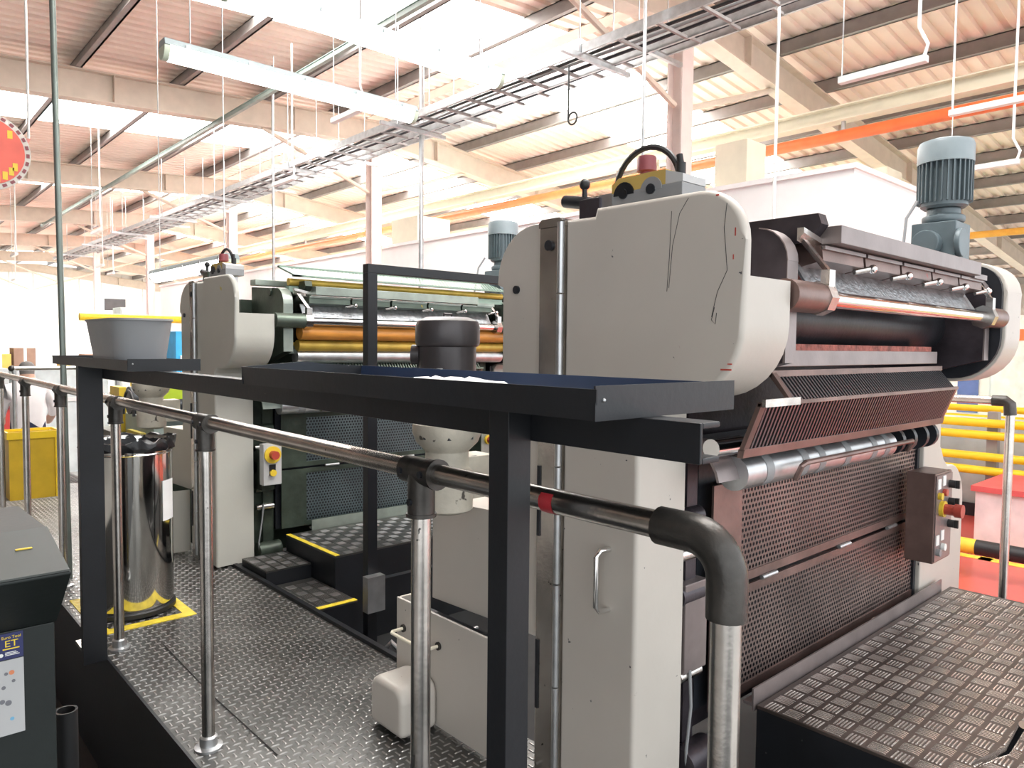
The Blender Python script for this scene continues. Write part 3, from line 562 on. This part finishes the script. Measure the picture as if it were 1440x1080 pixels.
ts = Root('tray_stand', (.77, 2.0, 0), 'black steel stand carrying two trays above the handrail', 'stand')
m = MB()
for (x0, x1, z0, z1) in ((.79, .796, 1.19, 1.243), (.796, .835, 1.19, 1.198), (.796, .835, 1.235, 1.243)): m.box(x0, x1, .52, 3.75, z0, z1)
ts.part('channel_beam', m, black_p, bevel=.002)
ts.part('post', MB().box(.742, .79, .826, .872, 0.0, 1.243), black_p, bevel=.002)
ts.part('post', MB().box(.70, .79, 3.40, 3.44, 0.0, 1.243), black_p, bevel=.002)
def tray(y0, y1, x0, x1, z0, zr, tall=None):
    t = ts.part('tray', MB().box(x0, x1, y0, y1, z0, z0 + .003), black_p)
    ts.part('tray_floor', MB().box(x0 + .003, x1 - .003, y0 + .003, y1 - .003, z0 + .003, z0 + .004), navy_in, sub=t)
    ts.part('rim', MB().hexa([(x0 - .006, y0 - .006, zr), (x0 - .004, y0 - .006, zr), (x0 - .004, y1, zr), (x0 - .006, y1, zr)][::-1], [(x0, y0, z0), (x0 + .003, y0, z0), (x0 + .003, y1, z0), (x0, y1, z0)][::-1]), black_p, sub=t)
    ts.part('rim', MB().hexa([(x1 + .004, y0, zr), (x1 + .006, y0, zr), (x1 + .006, y1, zr), (x1 + .004, y1, zr)][::-1], [(x1 - .003, y0, z0), (x1, y0, z0), (x1, y1, z0), (x1 - .003, y1, z0)][::-1]), navy_in, sub=t)
    ts.part('rim', MB().box(x0 - .004, x1 + .004, y0 - .003, y0, z0, zr + .004), black_p, sub=t)
    ts.part('rim', MB().prism([(x0 - .004, z0), (x0 - .004, zr), (x0 + .16, zr + (tall or 0)), (x0 + .2, zr + (tall or 0) - .006), (x1 + .004, zr), (x1 + .004, z0)], 'y', y1, y1 + .003), black_p, sub=t)
    ts.part('rivet', MB().sphere((x0 + .012, y0 - .003, (z0 + zr) / 2 + .006), .003), galv, sub=t)
tray(.615, 1.72, .70, 1.015, 1.243, 1.284, .012)
tray(2.68, 3.87, .70, .93, 1.243, 1.281)
one('blue_sheet', MB().box(.80, .95, 1.45, 1.70, 1.2475, 1.262), blue_m, 'blue sheet stack lying in the near black tray', 'sheet')
# crumpled rag of white film
m = MB(); nx, ny = 8, 22
for j in range(ny + 1):
    for i in range(nx + 1): m.v.append((.76 + .2 * i / nx + random.uniform(-.006, .006), .86 + .52 * j / ny, 1.2475 + max(0, .026 * math.sin(PI * i / nx) * math.sin(PI * j / ny) ** .6 + random.uniform(-.004, .008))))
m.f = [(j * (nx + 1) + i, j * (nx + 1) + i + 1, (j + 1) * (nx + 1) + i + 1, (j + 1) * (nx + 1) + i) for j in range(ny) for i in range(nx)]
one('plastic_film', m, paper_m, 'crumpled white plastic film lying in the near black tray', 'film')
# grey tub on the far tray
def rr(cx, cy, hx, hy, r, z, n=5):
    P_ = []
    for (sx, sy, a0) in ((1, 1, 0), (-1, 1, 90), (-1, -1, 180), (1, -1, 270)):
        for k in range(n + 1):
            a = math.radians(a0 + 90 * k / n); P_.append((cx + sx * (hx - r) + r * math.cos(a), cy + sy * (hy - r) + r * math.sin(a), z))
    return P_
m = MB(); rings = [rr(.80, 3.05, .085, .19, .06, 1.2475), rr(.80, 3.06, .105, .24, .08, 1.42), rr(.80, 3.06, .109, .246, .083, 1.42), rr(.80, 3.06, .109, .246, .083, 1.427), rr(.80, 3.06, .102, .236, .077, 1.427), rr(.80, 3.05, .08, .185, .06, 1.255)]
q = len(rings[0])
for r_ in rings: m.v += r_
m.f = [(i * q + k, i * q + (k + 1) % q, (i + 1) * q + (k + 1) % q, (i + 1) * q + k) for i in range(5) for k in range(q)] + [tuple(range(q))[::-1], tuple(range(5 * q, 6 * q))]
one('grey_tub', m, grey_pl, 'grey plastic tapered tub standing on the far black tray', 'tub')

# ================================================================== WASTE BIN
bn = Root('waste_bin', (1.04, 4.0, 0), 'polished stainless cylindrical waste bin standing on the walkway', 'bin')
bn.part('shell', MB().lathe([(.19, .03), (.198, .05), (.198, .82), (.20, .845), (.203, .85), (.203, .858), (.196, .86), (.192, .85), (.19, .05)], (1.04, 4.0), 48), inox)
bn.part('rim_bead', MB().lathe([(.2, .795), (.204, .8), (.2, .806)], (1.04, 4.0), 48, closed=False), chrome)
bn.part('foot_ring', MB().lathe([(.2, .004), (.207, .008), (.207, .028), (.2, .035)], (1.04, 4.0), 48), rubber)
bn.part('notice', MB().prism([(1.04 + .2 * math.cos(a), 4.0 + .2 * math.sin(a)) for a in [math.radians(-58 + 4 * k) for k in range(8)]] + [(1.04 + .2015 * math.cos(a), 4.0 + .2015 * math.sin(a)) for a in [math.radians(-30 - 4 * k) for k in range(8)]], 'z', .46, .66), paper_m)
m = MB(); n = 40
for j, (r, z, a) in enumerate(((.188, .62, 0), (.19, .84, .004), (.2, .868, .012), (.212, .862, .014), (.214, .835, .016), (.207, .815, .006))):
    for k in range(n): 
        rr_ = r + a * math.sin(k * 2.7 + j) * .6 + random.uniform(-.3, .3) * a; m.v.append((1.04 + rr_ * math.cos(2 * PI * k / n), 4.0 + rr_ * math.sin(2 * PI * k / n), z + a * random.uniform(-1, 1)))
m.f = [(j * n + k, j * n + (k + 1) % n, (j + 1) * n + (k + 1) % n, (j + 1) * n + k) for j in range(5) for k in range(n)] + [tuple(range(n))[::-1]]
one('bin_liner', m, bag_m, 'black plastic liner folded over the stainless bin rim', 'bin bag')

# ================================================================== FOREGROUND CABINET
cb_ = Root('black_cabinet', (.1, 2.0, GZ), 'black cabinet with sloping hood and printed sticker below the walkway', 'cabinet')
cb_.part('body', B(-.30, .328, 1.862, 2.30, GZ, .72), cabinet_m, bevel=.003)
cb_.part('hood', MB().prism([(1.862, .721), (1.71, .862), (1.71, .868), (1.934, .914), (2.33, .90), (2.33, .721)], 'x', -.31, .333), cabinet_m, bevel=.002)
cb_.part('lid', MB().hexa([(-.305, 1.71, .869), (.33, 1.71, .869), (.33, 1.934, .915), (-.305, 1.934, .915)], [(-.305, 1.71, .873), (.33, 1.71, .873), (.33, 1.934, .919), (-.305, 1.934, .919)]), lid_m)
cb_.part('yellow_tab', B(.255, .285, 1.83, 1.838, .8985, .9005), yellow_pl)
st = cb_.part('sticker', B(.12, .269, 1.8605, 1.862, .495, .658), ltgrey_m); cb_.part('sticker_header', B(.12, .269, 1.8605, 1.862, .66, .716), navy_m)
for txt, size, z, sx in (('Euro Tool', .0085, .7045, 1), ('ET', .02, .687, 1.15)):
    me = text_mesh(txt, size, yel_txt); ob = cb_.inst('lettering', me, (.2475, 1.8600, z), rot=(PI / 2, 0, 0)); ob.scale.x = sx
for k in range(3): cb_.part('small_print', B(.236, .262 - .003 * k, 1.8600, 1.8605, .668 + .003 * k, .6695 + .003 * k), white_pl)
cb_.part('header_logo', MB().cyl((.229, 1.8605, .6705), (.229, 1.860, .6705), .004, n=16), white_pl)
cb_.part('yellow_print', B(.232, .262, 1.8600, 1.8605, .681, .6835), yel_txt)
for (x, z, r_, mm) in ((.237, .629, .0035, dkgrey_m), (.247, .630, .005, M('orange_print', (.7, .25, .12), .5)), (.25, .611, .0035, dkgrey_m), (.232, .60, .004, dkgrey_m), (.229, .57, .005, dkgrey_m), (.24, .565, .006, dkgrey_m), (.246, .529, .004, M('blue_print', (.2, .45, .65), .5))):
    cb_.part('printed_mark', MB().cyl((x, 1.8605, z), (x, 1.860, z), r_, n=14), mm)
one('pipe_stub', MB().lathe([(.03, GZ), (.03, .27), (.024, .27), (.024, GZ)], (.45, 2.415), 20, closed=False), rubber, 'black open pipe end beside the walkway skirt', 'pipe')

# ================================================================== BAY FRAME, RODS
gf = Root('square_tube_barrier', (2.05, 3.3, -.38), 'black square-tube barrier between the two press units', 'barrier')
gf.part('post', B(1.93, 1.985, 3.2, 3.25, -.38, 1.70), black_p, bevel=.002); gf.part('post', B(2.90, 2.95, 3.2, 3.25, -.38, 1.70), black_p, bevel=.002)
gf.part('top_bar', B(1.93, 2.95, 3.2, 3.25, 1.70, 1.745), black_p, bevel=.002); gf.part('mid_bar', B(1.985, 2.9, 3.205, 3.245, .10, .14), black_p)
gf.part('clamp_plate', B(1.90, 2.0, 3.15, 3.2, .0, .18), galv)
fu = Root('floor_jack', (2.2, 2.8, -.38), 'dark lever and pipe gear lying in the bay', 'lever')
fu.part('pipe', MB().tube([(1.80, 2.95, -.38), (1.82, 2.9, -.1), (1.85, 2.86, -.04), (1.9, 2.84, -.1), (1.92, 2.8, -.3)], .014), galv); fu.part('link', MB().cyl((1.85, 2.85, -.12), (2.4, 2.9, -.12), .01), galv)
one('hanging_rod', MB().cyl((.915, 4.75, 0.0), (.885, 4.80, 4.9), .016, n=12), M('green_grey_rod', (.18, .21, .19), .4, .5), 'thin grey-green rod rising from the walkway rail to the roof', 'rod', bevel=0)

# ================================================================== OVERHEAD
def luminaire(x0, x1, y, z, label, group=None, roof=True, lit=True, along='x', s=1.0):
    t = Root('batten_luminaire', ((x0 + x1) / 2, y, z), label, 'light fitting', group)
    def Q(a, b, c): return (a, b, c) if along == 'x' else ((x0 + x1) / 2 + (b - y), y + (a - (x0 + x1) / 2), c)
    def T(mb): mb.v = [Q(*p) for p in mb.v]; return mb
    pr = [(y - .06 * s, z), (y + .06 * s, z), (y + .045 * s, z + .04 * s), (y - .045 * s, z + .04 * s)]
    h = t.part('housing', T(MB().prism(pr, 'x', x0, x1)), housing, bevel=.006)
    d = [(y - .058 * s, z)] + [(y - .055 * s * math.cos(math.radians(a)), z - .07 * s * math.sin(math.radians(a))) for a in range(0, 181, 20)] + [(y + .058 * s, z)]
    t.part('diffuser', T(MB().prism(d, 'x', x0 + .03, x1 - .03)), tube_e if lit else white_pl)
    for x in (x0, x1 - .03): t.part('end_cap', T(MB().prism(d, 'x', x, x + .03)), M('pale_green_endcap', (.55, .62, .5), .4))
    for k in range(5):
        x = x0 + .12 + (x1 - x0 - .24) * k / 4; 
        for sg_ in (-1, 1): t.part('clip', T(MB().box(x - .012, x + .012, y + sg_ * .059 * s - .004, y + sg_ * .059 * s + .004, z - .02, z + .02)), galv, sub=h)
    for x in (x0 + .15, x1 - .15):
        q = Q(x, y, z); t.part('suspension_wire', MB().cyl((q[0], q[1], z + .04 * s), (q[0], q[1], zb(q[0]) + .4), .004, n=6), galv)
    return t
luminaire(1.30, 2.93, 4.26, 2.93, 'glowing batten light hanging above the walkway, farther of the pair')
luminaire(1.27, 2.91, 3.35, 2.93, 'glowing batten light hanging above the walkway, closer to the black stand')
luminaire(1.2, 3.0, 6.25, 1.96, 'glowing batten light hanging low over the feeder past the green unit', along='y')
BL = ['small white batten light hung above the orange pipe and press motor', 'small white batten light hung behind the press motor', 'small white batten light hung beside the cream runway beam', 'small white batten light hung beside the sage channel', 'small white batten light hung next to the lower cable tray']
for bi, (x, y, z) in enumerate(((5.5, 2.2, 3.30), (6.9, 1.9, 3.3), (8.2, 2.3, 3.1), (3.75, 6.6, 3.6), (4.2, 9.0, 3.4), (3.2, 14, 3.2), (2.6, 18, 3.1), (4.4, 19, 3.1), (5.35, 22, 3.2), (3.6, 25, 3.1), (2.2, 27, 3.2), (1.9, 22, 3.0), (3.0, 31, 3.0))):
    t = Root('hanging_batten', (x, y, z), BL[bi] if bi < len(BL) else 'small white batten light hung on a white cable far down the hall', 'light fitting', 'small battens hung from the roof')
    t.part('body', MB().box(x - .03, x + .03, y - .3, y + .3, z, z + .05), white_pl, bevel=.006)
    t.part('cable', MB().tube([(x, y - .28, z + .05), (x, y - .30, z + .12), (x, y - .24, z + .25), (x, y - .24, zb(x) + .4)], .012, 6), white_pl); t.part('wire', MB().cyl((x, y + .28, z + .05), (x, y + .28, zb(x) + .4), .004, n=6), galv)
rung = MB().box(-.2, .2, -.012, .012, -.012, .012).mesh('rung'); rung.materials.append(purl)
for (xc, z, lab) in ((4.95, 3.86, 'grey ladder cable tray with cables, lower of the two overhead'), (5.75, 4.16, 'grey ladder cable tray with cables, higher of the two overhead')):
    t = Root('cable_tray', (xc, 11, z), lab, 'cable tray')
    for s in (-.2, .2): t.part('side_rail', B(xc + s - .012, xc + s + .012, 1.0, 26, z, z + .08), galv)
    for i in range(62): t.inst('rung', rung, (xc, 1.2 + .4 * i, z + .01))
    for k in range(4): t.part('cable', MB().tube([(xc - .14 + .08 * k + random.uniform(-.02, .02), 1 + 1.0 * j, z + .035 + random.uniform(0, .015)) for j in range(26)], .014, 6), (dark, rubber, grey_pl, dark)[k])
    for i in range(9):
        for s in (-.22, .22): t.part('hanger', MB().cyl((xc + s, 1.6 + 2.8 * i, z), (xc + s, 1.6 + 2.8 * i, zb(xc) + .4), .006, n=6), galv)
    for i in range(9): t.part('strut', B(xc - .45, xc + .45, 1.58 + 2.8 * i, 1.62 + 2.8 * i, z - .04, z), galv)
one('slotted_channel', MB().box(4.1, 4.15, 1, 24, 4.55, 4.60).box(4.09, 4.16, 1, 24, 4.60, 4.61), M('sage_channel', (.35, .42, .38), .5), 'sage green strut channel running under the roof', 'channel')
one('runway_beam', MB().box(8.9, 9.1, -1, 30, 4.10, 4.115).box(8.9, 9.1, -1, 30, 4.265, 4.28).box(8.99, 9.01, -1, 30, 4.115, 4.265), beige2, 'cream I-beam running along above the orange pipe', 'beam')
t = Root('orange_pipe', (9, 14, 3.9), 'orange service pipe slung under the cream beam', 'pipe')
t.part('pipe', MB().cyl((9, -1, 3.93), (9, 30, 3.93), .07, n=16), orange_p)
for i in range(8): t.part('hanger', MB().box(8.98, 9.02, .5 + 3.5 * i, .54 + 3.5 * i, 3.99, 4.10), galv)
one('orange_pipe', MB().cyl((14.5, -1, 3.35), (14.5, 30, 3.35), .06, n=12), M('amber_pipe', (.8, .4, .06), .4), 'amber service pipe farther out under the sloping roof', 'pipe')
for (x, y, z0, r, lab) in ((5.35, 2.91, 2.2, .012, 'long white conduit drop above the press motor'), (4.6, 3.6, 1.76, .014, 'grey conduit drop between the enclosure and the press'), (5.2, 7.4, 1.2, .03, 'paired grey conduit drop seen past the press head'), (4.6, 10.2, 1.2, .02, 'slim pale conduit drop farther along the bay')):
    one('conduit_drop', MB().cyl((x, y, z0), (x, y, zb(x) + .61), r, n=10), white_pl if 'white' in lab else galv, lab, 'conduit')
one('wire_coil', MB().tube([(4.55, 4.3 + .05 * math.cos(a * PI / 8), 3.25 + .05 * math.sin(a * PI / 8)) for a in range(17)] + [(4.55, 4.35, 3.7)], .008, 6), rubber, 'small dark coil of wire dangling by the cable tray', 'coil')
# round hanging mirror-sign
sg = Root('round_sign', (.60, 5.0, 2.17), 'round red sign with dashed rim and yellow stripes hanging on wires', 'sign')
C_ = Vector((.60, 5.0, 2.395)); 
def disc(r, d, n=40): return MB().cyl(C_ + Vector((0, -d, 0)), C_ + Vector((0, .02, 0)), r, n=n)
sg.part('rim', disc(.215, 0), M('sign_rim', (.62, .58, .52), .5)); sg.part('face', disc(.185, .006), sign_red)
for k in range(28):
    a = 2 * PI * k / 28; p_ = C_ + Vector((.2 * math.cos(a), -.003, .2 * math.sin(a))); tv = Vector((-math.sin(a), 0, math.cos(a))) * .011; rv = Vector((math.cos(a), 0, math.sin(a))) * .008
    sg.part('rim_dash', MB().hexa([p_ - tv - rv, p_ + tv - rv, p_ + tv + rv, p_ - tv + rv], [p_ - tv - rv + Vector((0, .004, 0)), p_ + tv - rv + Vector((0, .004, 0)), p_ + tv + rv + Vector((0, .004, 0)), p_ - tv + rv + Vector((0, .004, 0))]), dred_pl)
for a in (-70, -55, -40, -28, 42): 
    aa = math.radians(a); p_ = C_ + Vector((.155 * math.cos(aa), -.008, .155 * math.sin(aa))); sg.part('yellow_stripe', MB().box(p_.x - .012, p_.x + .012, p_.y, p_.y + .003, p_.z - .022, p_.z + .022), yellow_pl)
sg.part('sign_figure', MB().box(.58, .66, 4.99, 4.994, 2.33, 2.40).box(.58, .64, 4.99, 4.994, 2.42, 2.49), ltgrey_m)
sg.part('hanging_wire', MB().cyl((.60, 5.01, 2.61), (.60, 5.01, zb(.6) + .4), .003, n=6), galv)
tg = Root('red_tag', (1.18, 7.6, 2.9), 'small red tag hanging on a white cord from the roof', 'tag')
tg.part('tag', MB().hexa([(1.14, 7.6, 2.93), (1.17, 7.6, 2.93), (1.24, 7.6, 3.1), (1.21, 7.6, 3.1)], [(1.14, 7.61, 2.93), (1.17, 7.61, 2.93), (1.24, 7.61, 3.1), (1.21, 7.61, 3.1)]), M('salmon_tag', (.75, .3, .26), .5)); tg.part('cord', MB().cyl((1.225, 7.605, 3.1), (1.225, 7.605, zb(1.2) + .4), .01, n=6), white_pl)

# ================================================================== FAR BACKGROUND, LEFT
fe = Root('sheet_feeder', (2.3, 6.6, -.38), 'low dark green feeder machine with yellow guards past the units', 'machine')
fe.part('base_frame', B(1.75, 3.6, 6.3, 7.8, -.38, .55), dark_b, bevel=.01); fe.part('upper_deck', B(1.85, 3.5, 6.4, 7.6, .55, .72), M('mint_panel', (.4, .48, .45), .5), bevel=.01)
fe.part('yellow_guard', B(1.74, 1.78, 6.35, 6.75, .05, .62), M('olive_yellow', (.45, .38, .06), .5)); fe.part('yellow_guard', B(1.8, 1.86, 7.2, 7.5, .1, .95), yellow_pl)
for (y, z, r) in ((6.35, .82, .1), (6.9, .85, .12), (7.4, .8, .08)): fe.part('feed_roller', MB().cyl((1.8, y, z), (3.5, y, z), r, n=18), dark)
fe.part('hose_loop', MB().tube([(1.72, 6.6 + .15 * math.cos(a * PI / 8), .75 + .2 * math.sin(a * PI / 8)) for a in range(9)], .012, 6), rubber); fe.part('lime_panel', B(1.8, 2.05, 6.28, 6.30, .86, 1.05), M('lime_panel', (.55, .75, .05), .5)); fe.part('side_bar', MB().cyl((1.7, 6.2, .5), (3.4, 6.2, .5), .015), galv)
yb_ = Root('yellow_crate', (1.17, 7.55, 0), 'bright yellow plastic crate at the end of the walkway', 'crate')
m = MB().box(1.0, 1.36, 7.4, 7.42, .0, .56).box(1.0, 1.36, 7.68, 7.70, .0, .56).box(1.0, 1.02, 7.42, 7.68, 0, .56).box(1.34, 1.36, 7.42, 7.68, 0, .56).box(1.02, 1.34, 7.42, 7.68, 0, .02)
yb_.part('shell', m, M('amber_plastic', (.62, .40, .02), .45)); yb_.part('rim', MB().box(.985, 1.375, 7.385, 7.40, .52, .58).box(.985, 1.375, 7.70, 7.715, .52, .58).box(.985, 1.0, 7.40, 7.70, .52, .58).box(1.36, 1.375, 7.40, 7.70, .52, .58), yellow_p); yb_.part('corner_rib', MB().box(1.335, 1.375, 7.385, 7.40, 0, .52), yellow_p)
# worker standing on the shop floor, seen from behind
pr_ = Root('person', (1.44, 9.3, GZ), 'person in white shirt and navy trousers seen from behind', 'person')
X, Y = 1.44, 9.3
def J(dx, dy, h): return (X + dx, Y + dy, GZ + h)
vv = [J(0, 0, .95), J(0, 0, 1.15), J(0, 0, 1.36), J(0, .02, 1.50), J(0, .03, 1.60), J(0, .04, 1.70),
      J(.17, 0, 1.40), J(.24, .05, 1.14), J(.21, .22, 1.0), J(-.17, 0, 1.40), J(-.24, .05, 1.14), J(-.21, .22, 1.0),
      J(.10, 0, .88), J(.11, .02, .50), J(.11, 0, .08), J(.11, .14, .04), J(-.10, 0, .88), J(-.11, .02, .50), J(-.11, 0, .08), J(-.11, .14, .04)]
ee = [(0, 1), (1, 2), (2, 3), (3, 4), (4, 5), (2, 6), (6, 7), (7, 8), (2, 9), (9, 10), (10, 11), (0, 12), (12, 13), (13, 14), (14, 15), (0, 16), (16, 17), (17, 18), (18, 19)]
rd = [(.15, .11), (.145, .105), (.165, .11), .055, .085, .075, .065, .05, .035, .065, .05, .035, .09, .06, .045, .04, .09, .06, .045, .04]
try:
    me = bpy.data.meshes.new('body'); o = pr_.o; me.from_pydata([(v[0] - o[0], v[1] - o[1], v[2] - o[2]) for v in vv], ee, [])
    ob = bpy.data.objects.new('body', me); COL.objects.link(ob); ob.parent = pr_.e
    ob.modifiers.new('skin', 'SKIN').use_smooth_shade = True
    if not me.skin_vertices:
        bm = bmesh.new(); bm.from_mesh(me); bm.verts.layers.skin.verify(); bm.to_mesh(me); bm.free()
    for i, r in enumerate(rd): me.skin_vertices[0].data[i].radius = r if isinstance(r, tuple) else (r, r)
    me.skin_vertices[0].data[0].use_root = True
    s_ = ob.modifiers.new('sub', 'SUBSURF'); s_.levels = 1; s_.render_levels = 1
    bpy.context.view_layer.update()
    me2 = bpy.data.meshes.new_from_object(ob.evaluated_get(bpy.context.evaluated_depsgraph_get()))
    ob.modifiers.clear(); ob.data = me2; me2.materials.clear()
    for mm in (shirt_m, trouser_m, skin_m, hair_m, rubber): me2.materials.append(mm)
    for p_ in me2.polygons:
        h = p_.center.z; p_.material_index = 4 if h < .1 else (2 if h < 1.1 else 0) if abs(p_.center.x) > .185 and h > .9 and h < 1.45 else 1 if h < .99 else 0 if h < 1.50 else 2 if h < 1.56 else 3; p_.use_smooth = True
except Exception as ex:
    print('person failed', ex)
def simple(name, x0, x1, y0, y1, z0, z1, mat, label, cat, group=None, extra=None):
    t = Root(name, ((x0 + x1) / 2, (y0 + y1) / 2, z0), label, cat, group); t.part('carcass', B(x0, x1, y0, y1, z0, z1), mat, bevel=.01)
    for (nm, a, mm) in (extra or ()): t.part(nm, B(*a), mm)
    return t
simple('tall_locker', 4.55, 5.0, 18, 18.6, GZ, 2.15, M('pale_grey_locker', (.6, .66, .64), .5), 'tall pale grey locker by the far wall', 'locker', extra=[('door', (4.57, 4.98, 17.98, 18, GZ + .1, 2.1), MATS['pale_grey_locker']), ('handle', (4.92, 4.94, 17.96, 17.98, .7, .9), dark)])
rk = Root('packing_bench', (2.6, 17, GZ), 'white bench holding a row of packed cartons', 'bench')
for x in (1.1, 4.2): rk.part('upright', B(x, x + .1, 16.8, 17.6, GZ, .35), white_pl)
rk.part('shelf', B(1.1, 4.3, 16.8, 17.6, .35, .43), white_pl)
for i in range(7):
    bx_ = Root('packed_carton', (1.35 + .4 * i, 17.1, .43), ['brown carton on the white packing bench', 'salmon carton on the white packing bench', 'mustard carton on the white packing bench'][i % 3], 'box', 'cartons on the packing bench')
    h_ = .45 + .12 * ((i * 5) % 4); bx_.part('carton', B(1.2 + .4 * i, 1.56 + .4 * i, 16.9, 17.4, .43, .43 + h_), [M('brown_card', (.35, .22, .16), .7), M('salmon_card', (.7, .36, .25), .7), M('mustard_card', (.7, .5, .12), .7)][i % 3], bevel=.005); bx_.part('tape', B(1.36 + .4 * i, 1.41 + .4 * i, 16.895, 16.9, .43, .43 + h_), white_pl)
for i in range(4):
    simple('pallet_bin', .5 + .62 * i, 1.05 + .62 * i, 12.2, 12.8, GZ, .98, M('pale_pallet', (.62, .68, .68), .5), 'pale grey stacked tote beyond the far handrail', 'tote', 'grey totes in a row', [('rib', (.5 + .62 * i, 1.05 + .62 * i, 12.18, 12.2, .5, .56), white_pl)])
simple('red_trolley', .9, 1.5, 10.4, 11.0, GZ, .62, M('trolley_red', (.62, .07, .06), .5), 'red boxy trolley standing behind the worker', 'trolley', extra=[('rail', (.88, 1.52, 10.38, 10.4, .55, .62), dred_pl)])
simple('wall_screen', 6.6, 7.25, 27.95, 28.05, 2.48, 2.88, M('dark_screen', (.06, .065, .07), .4), 'dark flat screen mounted on a post near the far wall', 'screen', extra=[('post', (6.9, 6.96, 28.05, 28.1, GZ, 2.7), white_pl)])
simple('blue_crate', 3.05, 3.5, 9.6, 10.1, GZ, 1.5, M('sky_blue_plastic', (.05, .4, .75), .5), 'sky blue stacked crates seen beside the green unit', 'crate', extra=[('slot', (3.1, 3.45, 9.58, 9.6, 1.1, 1.2), white_pl)])
t = Root('yellow_gantry', (3.4, 12, GZ), 'yellow horizontal guard rail on posts behind the grey tub', 'guard rail')
t.part('rail', MB().cyl((2.5, 12, 1.72), (5.6, 12, 1.72), .055), yellow_p)
for x in (3.2, 5.5): t.part('post', MB().cyl((x, 12, GZ), (x, 12, 1.7), .045), yellow_p)
# ================================================================== FAR BACKGROUND, RIGHT
for (x, lab) in ((9.0, 'yellow twin-pipe guard rail closer to the press'), (11.3, 'yellow twin-pipe guard rail along the green walkway')):
    t = Root('guard_rail', (x, 2.5, GZ), lab, 'guard rail')
    for z in (.58, .45, .22, .07): t.part('pipe', MB().cyl((x, -1.5, z), (x, 2.95 if x < 10 else 6, z), .045), yellow_p)
    for y in ((-1.2, .7, 2.3) if x < 10 else (-1.2, .7, 2.3, 4.2)): t.part('post', MB().box(x + .045, x + .145, y, y + .1, GZ, .7), yellow_p if x > 10 else purl)
simple('grey_panel_unit', 9.62, 10.2, .5, 5, GZ, .55, M('sage_grey_panel', (.42, .45, .43), .5), 'sage grey low cabinet behind the yellow guard rail', 'cabinet', extra=[('kick', (9.58, 9.6, .5, 5, GZ, -.4), dark)])
simple('red_lid_box', 7.75, 8.7, .7, 2.13, GZ, .05, M('pinkish_white_panel', (.75, .62, .62), .5), 'white sided crate with a red lid on the red floor', 'crate', extra=[('lid', (7.72, 8.73, .67, 2.16, .05, .10), M('lid_red', (.62, .10, .10), .5)), ('rib', (7.74, 7.75, 1.4, 1.45, GZ, .05), grey_pl)])
t = Root('striped_bumper', (6.9, 1.5, GZ), 'black and yellow striped pipe bumper near the red floor', 'bumper')
for k in range(8): t.part('stripe', MB().cyl((7.0, -.6 + .5 * k, -.30), (7.0, -.1 + .5 * k, -.30), .065, n=18), yellow_pl if k % 2 else rubber)
for y in (-.4, 3.2): t.part('foot', B(6.93, 7.07, y, y + .12, GZ, -.34), rubber)
simple('blue_poster_board', 13.6, 13.7, 3.6, 4.2, GZ, 1.35, white_pl, 'white board with a blue figure poster beyond the rails', 'board', extra=[('poster', (13.58, 13.6, 3.75, 4.05, .35, 1.2), M('poster_blue', (.1, .16, .4), .5))])
simple('pale_machine', 15.5, 17.5, -1, 4.5, GZ, 2.0, M('pale_machine_paint', (.72, .74, .70), .5), 'pale machine housing beyond the green walkway', 'machine', extra=[('window', (15.48, 15.5, .5, 1.6, .7, 1.4), dark_b), ('door', (15.48, 15.5, 2.2, 3.2, -.4, 1.5), white_wall), ('orange_stripe', (15.48, 15.5, -1, 4.5, 1.55, 1.75), orange_p)])
one('chrome_tube', MB().tube([(2.32, .61, .18), (2.05, .47, .38), (1.94, .42, .50)], .009, 12), chrome, 'short chrome tube leaning up from the treadplate platform', 'tube')
